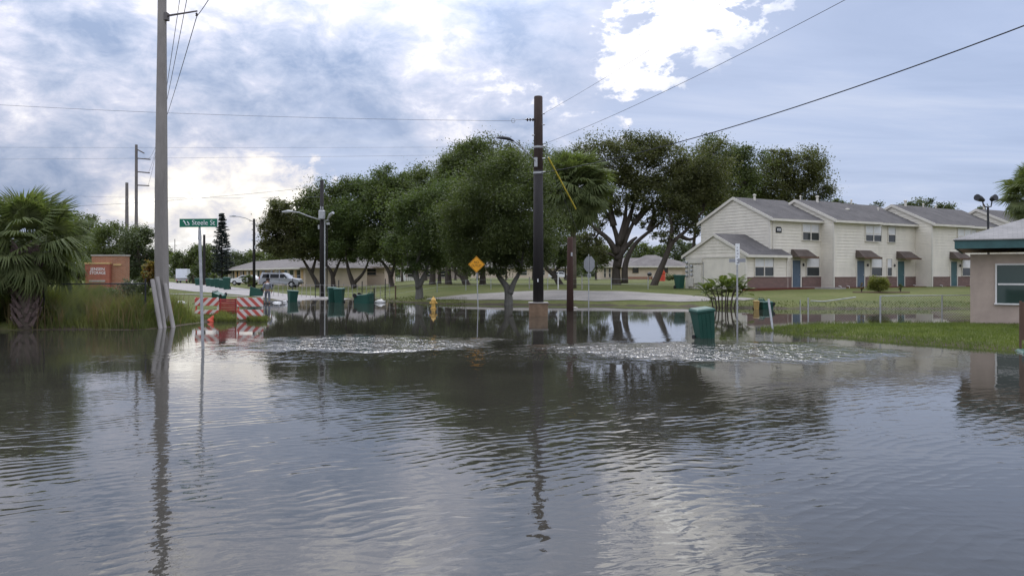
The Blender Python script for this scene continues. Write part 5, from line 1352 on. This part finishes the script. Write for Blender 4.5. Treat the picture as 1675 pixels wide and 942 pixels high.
# bits of litter
def lump(name, label, cat, px, D, sx, sy, sz, material, z=None, seed=0, group=None):
    g = np.random.default_rng(seed); bm = bmesh.new(); bmesh.ops.create_icosphere(bm, subdivisions=2, radius=1)
    for v in bm.verts: v.co *= 1 + .16 * g.normal(); v.co = Vector((v.co.x * sx, v.co.y * sy, max(v.co.z, -.3) * sz))
    me = bpy.data.meshes.new(name); bm.to_mesh(me); bm.free(); me.materials.append(M[material]); me.polygons.foreach_set('use_smooth', [True] * len(me.polygons))
    b = at(px, D, z); o = link(name, me); o.location = (b.x, b.y, b.z + .3 * sz * .6); tag(o, label, cat, group); return o
lump('plastic_bag', 'white plastic bag lying on the grass between the concrete pole and the barricades', 'bag', 296, 47, .26, .2, .15, 'plastic_bag', seed=1)
lump('plastic_bag', 'pale bag floating right of the overturned cart', 'bag', 622, 55, .34, .25, .2, 'plastic_bag', z=0, seed=2)
lump('plastic_bag', 'flattened white litter at the water edge beside the dark weeds', 'bag', 304, 33, .12, .1, .05, 'foam', seed=3)
lump('stone', 'pale stone at the foot of the brown stub pole', 'stone', 941, 46, .16, .12, .08, 'concrete', z=0, seed=4)
lump('foam_board', 'white floating foam slab beside the feet of the walking person', 'debris', 453, 54.5, .36, .3, .07, 'foam', z=0, seed=5)
lump('foam_board', 'small pale scrap floating left of the upright cart in the shallows', 'debris', 466, 56.5, .14, .2, .09, 'foam', z=0, seed=6)

# brick sign of the storage yard
gD = 50.0; gb_ = at(180, gD); t = thing('brick_sign', 'orange brick monument sign reading JENSEN STORAGE behind the weeds', 'sign', (0, gD, gb_.z)); og = Vector((0, gD, gb_.z))
def gx(px): return (px - 837.5) / F * gD
def gzz(py): return zz(py, gD) - gb_.z
m_ = MB(); m_.box(gx(150), gx(205), .0, .55, -.4, gzz(419)); m_.build('wall', 'brick_orange', t)
m_ = MB(); m_.box(gx(149), gx(206), -.04, .59, gzz(419), gzz(416.5)); m_.build('coping', 'concrete', t)
m_ = MB(); m_.box(gx(143), gx(182.5), -.28, -.01, -.4, gzz(432)); pn = m_.build('sign_panel', 'sign_brown', t)
m_ = MB(); m_.box(gx(142.5), gx(183), -.31, .0, gzz(432), gzz(429.5)); m_.build('cap_strip', 'plywood', t)
m_ = MB(); m_.box(gx(186), gx(198.5), -.05, .0, gzz(434.5), gzz(431.5)); m_.build('lintel', 'plywood', t)
m_ = MB(); m_.box(gx(150), gx(176), -.33, -.28, gzz(461), gzz(458)); m_.build('base_strip', 'concrete', t)
text('JENSEN', .26, 'sign_white', pn, (gx(163.5), -.286, gzz(440.5)), (R(90), 0, 0), 1.05); text('STORAGE', .26, 'sign_white', pn, (gx(163.5), -.286, gzz(446.5)), (R(90), 0, 0), .88)

# fences
def chain(mb, a, b, z0, z1, cell=.09, r=.0022):
    """woven wire between two points: two families of slanting wires as thin flat strips"""
    L = (b - a).length; u = (b - a).normalized(); H = z1 - z0; n = int((L + H) / cell)
    for fam in (0, 1):
        for i in range(n):
            s0 = i * cell - (H if fam == 0 else 0)
            pa = [s0, 0.0]; pb = [s0 + (H if fam == 0 else -H), H]
            def clip(p, q):
                (x0_, y0_), (x1_, y1_) = p, q
                t0, t1 = 0.0, 1.0; dx_ = x1_ - x0_
                for lo in (0, 1):
                    lim = 0.0 if lo == 0 else L
                    tt = (lim - x0_) / dx_
                    inside0 = x0_ >= lim if lo == 0 else x0_ <= lim
                    if dx_ > 0:
                        if lo == 0: t0 = max(t0, tt)
                        else: t1 = min(t1, tt)
                    else:
                        if lo == 0: t1 = min(t1, tt)
                        else: t0 = max(t0, tt)
                return (t0, t1)
            t0, t1 = clip(pa, pb)
            if t1 - t0 < .02: continue
            w0 = a + u * (pa[0] + (pb[0] - pa[0]) * t0) + Vector((0, 0, z0 - a.z + H * t0)); w1 = a + u * (pa[0] + (pb[0] - pa[0]) * t1) + Vector((0, 0, z0 - a.z + H * t1))
            mb.tube([w0, w1], r, 3, False)
# left fence in front of the weeds
fa, fb = at(72, 28.9, 0), at(238, 29.6, 0); t = thing('chain_link_fence', 'dark chain link fence across the tall weeds beside the palm', 'fence', tuple(fa))
loc_ = lambda v: v - fa
for px, ya in ((72, 463), (238, 455)):
    p = at(px, 29.0 if px < 100 else 29.6, 0); MB().tube([loc_(p) + Vector((0, 0, -.2)), loc_(p) + Vector((0, 0, zz(ya, p.y)))], .035, 8).build('post', 'dark_metal', t)
za = zz(464.5, 29.2); MB().tube([Vector((0, 0, za)), loc_(fb) + Vector((0, 0, za + .01))], .022, 6).build('rail', 'dark_metal', t)
m_ = MB(); chain(m_, Vector((0, 0, 0)), Vector((fb.x - fa.x, fb.y - fa.y, 0)), .1, za, .10, .004); m_.build('wire_mesh', 'dark_metal', t, kind='stuff')
# right fence in front of the townhouses
ra, rb_ = at(1322, 32.0, 0), at(1592, 32.2, 0); t = thing('chain_link_fence', 'low chain link fence along the back of the grass strip', 'fence', tuple(ra)); loc_ = lambda v: v - ra
for px, top, bot, D, r_ in ((1322, 487, 530, 32, .028), (1440, 484, 527, 32.2, .036), (1541, 482, 527, 32.2, .028)):
    p = at(px, D, 0); MB().tube([loc_(p) + Vector((0, 0, -.2)), loc_(p) + Vector((0, 0, zz(top, D)))], r_, 8).build('post', 'galv', t)
zr_ = zz(484, 32.1); p1 = at(1440, 32.2, 0)
MB().tube([loc_(p1) + Vector((0, 0, zr_)), loc_(rb_) + Vector((0, 0, zr_ + .03))], .018, 6).build('rail', 'galv', t)
MB().tube([Vector((0.1, 0, zz(492, 32))), loc_(at(1348, 32, 0)) + Vector((0, 0, zz(493, 32))), loc_(at(1400, 32.1, 0)) + Vector((0, 0, zz(486, 32.1)))], .02, 6).build('fallen_rail', 'galv', t)
m_ = MB(); chain(m_, Vector((loc_(p1).x, loc_(p1).y, 0)), Vector((loc_(rb_).x, loc_(rb_).y, 0)), .12, zr_, .11, .0024); m_.build('wire_mesh', 'galv', t, kind='stuff')
m_ = MB(); chain(m_, Vector((.0, 0, 0)), Vector((loc_(p1).x, loc_(p1).y, 0)), .12, zz(492, 32), .11, .0018); m_.build('wire_mesh', 'galv', t, kind='stuff')
p0 = P(1265.5, 541, 28.2); p1 = P(1257, 489, 28.6); o = MB().tube([(p0 - p1) * -.0 + Vector((0.03, 0, -.4)), p1 - p0], [.045, .04], 8).build('leaning_post', 'galv', loc=p0); tag(o, 'leaning grey pipe post at the left tip of the grass strip', 'post')
m_ = MB(); q0 = at(1309, 33, 0); o = m_.tube([(0, 0, -.2), (.0, 0, zz(490, 33))], .016, 6).build('thin_post', 'galv', loc=(q0.x, q0.y, 0)); tag(o, 'thin bent post just left of the chain link fence end', 'post')
# stake fence before the left houses
sf0 = at(470, 63.5); t = thing('stake_fence', 'row of thin grey metal stakes before the houses left of centre', 'fence', tuple(sf0))
g = np.random.default_rng(4)
for i, px in enumerate(np.arange(440, 642, 7.6)):
    D = 66 - (px - 440) * .028; p = at(px, D); v = p - sf0; h = 1.0 + .18 * g.random() + (.35 if i % 5 == 0 else 0)
    MB().tube([v + Vector((0, 0, -.3)), v + Vector((.03 * g.normal(), 0, h))], .022 + .016 * (i % 5 == 0), 5).build('stake', 'grey_wood' if i % 5 else 'dark_metal', t)
m_ = MB(); a_, b__ = at(440, 66) - sf0, at(640, 60.4) - sf0
for h in (.35, .95): m_.tube([a_ + Vector((0, 0, h)), b__ + Vector((0, 0, h))], .006, 4)
m_.build('wire', 'galv', t)
# wire fence across the park lawn
wf0 = at(647, 60); t = thing('wire_fence', 'thin wire fence with spaced pale posts along the park lawn edge', 'fence', tuple(wf0)); prev = None; wires = MB()
for i, (px, D, h, mt, r_) in enumerate(((612, 56, 1.15, 'dark_metal', .05), (647, 59, 1.0, 'brown_wood', .05), (715, 62, .85, 'galv', .03), (762, 63, .85, 'galv', .03), (803, 64, .9, 'galv', .03), (866, 63, .95, 'grey_wood', .045), (896, 63, .9, 'galv', .03), (913, 62, 1.25, 'white_paint', .05), (952, 62, 1.05, 'grey_wood', .045), (1000, 62, .9, 'galv', .03), (1060, 62, .9, 'galv', .03))):
    p = at(px, D) - wf0; MB().tube([p + Vector((0, 0, -.3)), p + Vector((0, 0, h))], r_, 6).build('post', mt, t)
    if prev is not None:
        for hh in (.4, .8): wires.tube([prev + Vector((0, 0, hh)), p + Vector((0, 0, hh))], .005, 4)
    prev = p
wires.build('wire', 'galv', t)
# white low fence far back on the lawn
lf = at(648, 150, .6); t = thing('low_fence', 'short white fence and pillar far across the lawn', 'fence', tuple(lf))
for i in range(14): MB().box(i * .34, i * .34 + .2, 0, .05, 0, .75).build('picket', 'white_paint', t)
MB().box(0, 4.7, .052, .1, .5, .6).build('rail', 'white_paint', t); MB().box(1.3, 1.75, -.4, -.1, -.2, 2.2).build('pillar', 'white_paint', t)
# brown gate at the right edge
gt = at(1669, 20.6, 0); t = thing('gate', 'dark brown board gate on a pale post cut by the right edge', 'gate', tuple(gt))
MB().box(-.012, .02, -.03, .03, -.3, zz(492, 20.6)).build('post', 'brown_wood', t)
for i in range(8): MB().box(.025 + i * .15, .025 + i * .15 + .14, -.02 - .004 * (i % 2), .02, zz(556, 20.6), zz(494 + (i % 3), 20.6)).build('board', 'brown_wood', t)
MB().box(.03, 1.2, .022, .06, zz(505, 20.6) - .05, zz(505, 20.6) + .05).build('rail', 'brown_wood', t)

# ================================================================== vehicles
def vehicle(name, label, cat, prof, glass_list, W_, wheels, paint, wr=.36, lower=None):
    """profile in local x (front +x), z; width along y; greenhouse leans in above the belt line"""
    t = thing(name, label, cat)
    belt = lower; m_ = MB(); n = len(prof)
    def y_of(z): return W_ / 2 - max(0, z - belt) * .22
    vs = [(x, -y_of(z), z) for x, z in prof] + [(x, y_of(z), z) for x, z in prof]
    m_.add(vs, [tuple(range(n)), tuple(range(n, 2 * n))[::-1]] + [(i, n + i, n + (i + 1) % n, (i + 1) % n) for i in range(n)])
    b = m_.build('body', paint, t, bevel=.03)
    for (nm, poly) in glass_list:
        for sd_ in (-1, 1):
            gm = MB(); gm.add([(x, sd_ * (y_of(z) + .008), z) for x, z in poly], [tuple(range(len(poly))) if sd_ < 0 else tuple(range(len(poly)))[::-1]]); gm.build(nm, 'car_glass', t)
    for wx in wheels:
        for sd_ in (-1, 1):
            wm_ = MB(); wm_.lathe([(.0, -.11), (wr * .8, -.11), (wr, -.07), (wr, .07), (wr * .8, .11), (0, .11)], 18, Matrix.Translation((wx, sd_ * (W_ / 2 - .1), wr)) @ Matrix.Rotation(R(90), 4, 'X')); w_ = wm_.build('wheel', 'rubber', t)
            rm = MB(); rm.lathe([(.0, -.03), (wr * .58, -.02), (wr * .62, .0), (0, .02)], 14, Matrix.Translation((wx, sd_ * (W_ / 2 + .012), wr)) @ Matrix.Rotation(R(90), 4, 'X')); rm.build('rim', 'steel', w_)
            am = MB(); am.prism([(wx + (wr + .06) * math.cos(a), wr + (wr + .06) * math.sin(a)) for a in np.linspace(0, math.pi, 12)], sd_ * (W_ / 2 + .001), sd_ * (W_ / 2 + .006)); am.build('wheel_arch', 'rubber', t)
    return t
suv = vehicle('suv', 'silver suv with white bonnet parked before the long tan house', 'car', [(-2.5, .42), (2.45, .42), (2.5, .75), (2.4, 1.02), (1.35, 1.15), (.75, 1.72), (.4, 1.82), (-2.2, 1.84), (-2.42, 1.2), (-2.52, .8)],
              [('rear_window', [(-2.12, 1.22), (-1.2, 1.2), (-1.2, 1.68), (-1.98, 1.68)]), ('door_window', [(-1.08, 1.2), (.02, 1.19), (.02, 1.68), (-1.08, 1.68)]), ('door_window', [(.12, 1.19), (1.12, 1.18), (.66, 1.66), (.12, 1.68)])], 1.9, (-1.6, 1.62), 'car_silver', .38, 1.12)
m_ = MB(); m_.hexa([(1.4, -.85, 1.12), (2.36, -.85, 1.01), (2.36, .85, 1.01), (1.4, .85, 1.12), (1.42, -.78, 1.19), (2.3, -.78, 1.08), (2.3, .78, 1.08), (1.42, .78, 1.19)]); m_.build('bonnet', 'car_white', suv, bevel=.02)
for y in (-.7, .7): MB().box(2.42, 2.51, y - .2, y + .2, .74, .92).build('headlight', 'sign_white', suv); MB().box(-2.54, -2.46, y - .12, y + .12, .9, 1.3).build('tail_light', 'barricade_red', suv)
MB().box(2.40, 2.56, -.9, .9, .45, .66).build('bumper', 'dark_metal', suv, bevel=.02); MB().box(.72, .86, -1.12, -.96, 1.12, 1.28).build('wing_mirror', 'car_white', suv)
for y in (-.68, .68): MB().tube([(-2.0, y, 1.89), (.1, y, 1.88)], .025, 6).build('roof_rail', 'dark_metal', suv)
for x in (-1.14, .07): MB().box(x - .008, x + .008, -.962, -.952, .5, 1.14).build('door_seam', 'dark_metal', suv)
v = at(460, 99); suv.location = v; suv.rotation_euler = (0, 0, R(-3))
hb2 = vehicle('hatchback', 'pale car half hidden by shrubs left of the street light pole', 'car', [(-2.1, .4), (2.1, .4), (2.12, .7), (1.95, .95), (1.0, 1.08), (.2, 1.48), (-1.4, 1.5), (-2.0, 1.05), (-2.12, .8)],
              [('door_window', [(-.55, 1.08), (.75, 1.07), (.2, 1.4), (-.55, 1.42)]), ('rear_window', [(-1.7, 1.08), (-.65, 1.08), (-.65, 1.42), (-1.35, 1.42)])], 1.75, (-1.3, 1.3), 'car_white', .32, 1.02)
v = at(401, 120); hb2.location = v; hb2.rotation_euler = (0, 0, R(176))
wcar = vehicle('parked_car', 'white car parked far behind the black utility pole', 'car', [(-2.2, .4), (2.2, .4), (2.22, .75), (1.9, .95), (1.0, 1.05), (.4, 1.42), (-1.1, 1.44), (-1.7, 1.02), (-2.2, .95)],
               [('door_window', [(-.4, 1.04), (.85, 1.03), (.4, 1.34), (-.4, 1.36)]), ('rear_window', [(-1.4, 1.04), (-.5, 1.04), (-.5, 1.36), (-1.0, 1.36)])], 1.75, (-1.3, 1.3), 'car_white', .33, 1.0)
v = at(916, 160); wcar.location = v; wcar.rotation_euler = (0, 0, R(10))
bcar = vehicle('pickup', 'pale blue pickup glimpsed between the leaning oak and the tall green cart', 'car', [(-2.5, .45), (2.5, .45), (2.52, .9), (2.3, 1.1), (1.1, 1.15), (.6, 1.8), (-.7, 1.82), (-.9, 1.15), (-2.5, 1.12)],
               [('door_window', [(-.6, 1.22), (.85, 1.2), (.5, 1.7), (-.6, 1.72)])], 1.9, (-1.6, 1.6), 'car_blue', .4, 1.15)
v = at(1107, 165); bcar.location = v; bcar.rotation_euler = (0, 0, R(84)); bcar.scale = (1, 1, 1.1)
# box truck from behind
t = thing('box_truck', 'white box truck seen from behind at the far end of the road', 'truck'); m_ = MB(); m_.box(-1.05, 1.05, 0, 4.6, .95, 2.75); bx_ = m_.build('box', 'truck_box', t, bevel=.03)
for i in range(8): MB().box(-.95, .95, -.012, .0, 1.02 + i * .205, 1.02 + i * .205 + .185).build('door_slat', 'truck_box', bx_)
MB().box(-1.0, 1.0, .0, 6.4, .62, .93).build('chassis', 'hill_clutter', t); MB().box(-1.08, 1.08, -.12, .02, .45, .72).build('bumper', 'galv', t)
MB().box(-.95, .95, 4.75, 6.4, .6, 2.3).build('cab', 'car_white', t, bevel=.08)
for y, x in ((.9, -.85), (.9, .85), (5.6, -.85), (5.6, .85)):
    m_ = MB(); m_.lathe([(0, -.14), (.36, -.14), (.4, -.1), (.4, .1), (.36, .14), (0, .14)], 14, Matrix.Translation((x, y, .4)) @ Matrix.Rotation(R(90), 4, 'Y')); m_.build('wheel', 'rubber', t)
for x in (-.9, .9): MB().box(x - .1, x + .1, -.135, -.121, .5, .66).build('tail_light', 'barricade_red', t)
v = at(297, 146); t.location = v; t.rotation_euler = (0, 0, R(16)); t.scale = (.95,) * 3

# yard things by the cottage
b = at(1083, 118); t = thing('plastic_playhouse', 'tall orange red plastic toy house on the lawn right of the leaning oak', 'toy house', tuple(b)); m_ = MB(); m_.box(-.4, .4, -.35, .35, -.1, 1.1); m_.build('wall', 'orange_plastic', t, bevel=.05)
m_ = MB(); m_.prism([(-.5, 1.1), (.5, 1.1), (.14, 1.62), (-.14, 1.62)], -.45, .45); m_.build('roof', 'orange_plastic', t, bevel=.04); MB().box(-.16, .16, -.37, -.352, .0, .7).build('door', 'barricade_red', t)
b = at(1062.5, 120); t = thing('barbecue', 'dark round barbecue with pale side table near the cottage', 'barbecue', tuple(b)); MB().lathe([(0, .7), (.2, .74), (.36, .95), (.36, 1.0), (.28, 1.2), (.1, 1.32), (0, 1.34)], 14).build('bowl', 'dark_metal', t)
for a in (0, 2.1, 4.2): MB().tube([(.2 * math.cos(a), .2 * math.sin(a), .8), (.4 * math.cos(a), .4 * math.sin(a), -.05)], .03, 5).build('leg', 'dark_metal', t)
MB().box(.4, 1.1, -.25, .25, .85, .9).build('side_table', 'white_paint', t); MB().box(.5, .95, -.2, .2, .1, .8).build('cabinet', 'foam', t)
shrub('garden_plant', 'dark low shrubs at the cottage wall right of the orange toy house', 1096, 125, 1.0, .55, 'oak_leaf', 900, 66, clumps=16, ln=.2)

# ================================================================== the walking person
def skin(name, chain_pts, edges, material, parent, sub=2, root=0):
    me = bpy.data.meshes.new(name); me.from_pydata([p[0] for p in chain_pts], edges, []); o = bpy.data.objects.new(name, me); C.objects.link(o)
    md = o.modifiers.new('skin', 'SKIN'); md.use_smooth_shade = True
    for i, p in enumerate(chain_pts):
        sv = me.skin_vertices[0].data[i]; r = p[1]; sv.radius = r if hasattr(r, '__len__') else (r, r); sv.use_root = (i == root)
    sb_ = o.modifiers.new('sub', 'SUBSURF'); sb_.levels = sub; sb_.render_levels = sub
    bpy.context.view_layer.update(); dg = bpy.context.evaluated_depsgraph_get(); nm_ = bpy.data.meshes.new_from_object(o.evaluated_get(dg)); bpy.data.objects.remove(o)
    nm_.materials.clear(); nm_.materials.append(M[material]); nm_.polygons.foreach_set('use_smooth', [True] * len(nm_.polygons)); return link(name, nm_, parent)
pp = at(437.5, 53.5, -.06); t = thing('person', 'person in grey work clothes with a white collar wading at the water edge', 'person', tuple(pp), R(200))
# local: faces -y, z up. mid stride
pts = [((0, 0, .95), (.15, .11)), ((0, .0, 1.12), (.135, .10)), ((0, .01, 1.32), (.165, .11)), ((0, .015, 1.44), (.12, .08)), ((0, .0, 1.52), .055), ((0, -.015, 1.60), (.075, .085)), ((0, -.02, 1.70), (.07, .085)),
       ((.19, .01, 1.41), .058), ((.27, .03, 1.15), .045), ((.25, -.09, .93), .034), ((.24, -.13, .85), (.018, .04)),
       ((-.19, .01, 1.41), .058), ((-.26, .06, 1.16), .045), ((-.27, .05, .92), .034), ((-.265, .03, .83), (.018, .04)),
       ((.10, -.01, .86), .085), ((.11, -.12, .50), .062), ((.11, -.02, .10), .042), ((.11, -.14, .04), .036),
       ((-.10, .01, .86), .085), ((-.11, .06, .48), .062), ((-.11, .26, .14), .042), ((-.11, .20, .03), .034)]
ed = [(0, 1), (1, 2), (2, 3), (3, 4), (4, 5), (5, 6), (3, 7), (7, 8), (8, 9), (9, 10), (3, 11), (11, 12), (12, 13), (13, 14), (0, 15), (15, 16), (16, 17), (17, 18), (0, 19), (19, 20), (20, 21), (21, 22)]
for hx_, hy_, hz_, sg in ((.24, -.13, .85, 1), (-.265, .03, .83, -1)):
    base_i = 10 if sg > 0 else 14
    for k, (dy, L) in enumerate(((-.03, .075), (-.01, .085), (.01, .08), (.03, .065))):
        i0 = len(pts); pts.append(((hx_, hy_ + dy, hz_ - .045), .010)); pts.append(((hx_ - sg * .012, hy_ + dy - .012, hz_ - .045 - L * .55), .009)); pts.append(((hx_ - sg * .03, hy_ + dy - .02, hz_ - .045 - L), .008)); ed += [(base_i, i0), (i0, i0 + 1), (i0 + 1, i0 + 2)]
    i0 = len(pts); pts.append(((hx_ - sg * .02, hy_ - .05, hz_ - .01), .011)); pts.append(((hx_ - sg * .035, hy_ - .075, hz_ - .05), .009)); ed += [(base_i, i0), (i0, i0 + 1)]
skin('body', pts, ed, 'skin', t, 1)
g = lambda L, k: [(p, (r[0] + k, r[1] + k) if hasattr(r, '__len__') else r + k) for p, r in L]
skin('jacket', g([pts[0], pts[1], pts[2], pts[3], pts[7], pts[8], ((.255, -.06, .99), .036), pts[11], pts[12], ((-.268, .052, .99), .036)], .022), [(0, 1), (1, 2), (2, 3), (3, 4), (4, 5), (5, 6), (3, 7), (7, 8), (8, 9)], 'cloth_grey', t, 2)
skin('trousers', g([((0, 0, 1.0), (.14, .105)), pts[0], pts[15], pts[16], ((.11, -.04, .14), .05), pts[19], pts[20], ((-.11, .24, .17), .05)], .018), [(0, 1), (1, 2), (2, 3), (3, 4), (1, 5), (5, 6), (6, 7)], 'cloth_pants', t, 2)
m_ = MB(); m_.lathe([(.0, 1.80), (.05, 1.795), (.085, 1.75), (.092, 1.69), (.085, 1.64), (.07, 1.66)], 14, Matrix.Translation((0, -.005, 0))); m_.build('hair', 'hair', t, smooth=True)
m_ = MB(); m_.lathe([(.085, 1.46), (.11, 1.44), (.125, 1.40), (.15, 1.33), (.13, 1.33)], 14, Matrix.Translation((0, .0, 0)) @ Matrix.Scale(1.25, 4, (1, 0, 0))); m_.build('collar', 'cloth_white', t, smooth=True)
fce = MB()
for x in (-.03, .03): fce.lathe([(0, -.012), (.012, -.006), (.012, .006), (0, .012)], 8, Matrix.Translation((x, -.10, 1.665)))
fce.build('eye', 'hair', t); nz_ = MB(); nz_.hexa([(-.014, -.125, 1.615), (.014, -.125, 1.615), (.014, -.09, 1.61), (-.014, -.09, 1.61), (-.006, -.105, 1.66), (.006, -.105, 1.66), (.006, -.09, 1.66), (-.006, -.09, 1.66)]); nz_.build('nose', 'skin', t)
mo = MB(); mo.box(-.022, .022, -.107, -.1, 1.585, 1.593); mo.build('mouth', 'red_plastic', t)
for x in (-1, 1): e_ = MB(); e_.lathe([(0, -.03), (.014, -.015), (.014, .015), (0, .03)], 8, Matrix.Translation((x * .082, -.01, 1.645))); e_.build('ear', 'skin', t)
for x, y, z in ((.11, -.07, .035), (-.11, .24, .05)): s_ = MB(); s_.hexa([(x - .055, y - .16, z - .05), (x + .055, y - .16, z - .05), (x + .05, y + .11, z - .05), (x - .05, y + .11, z - .05), (x - .04, y - .12, z + .02), (x + .04, y - .12, z + .02), (x + .042, y + .1, z + .07), (x - .042, y + .1, z + .07)]); s_.build('shoe', 'rubber', t, bevel=.015)
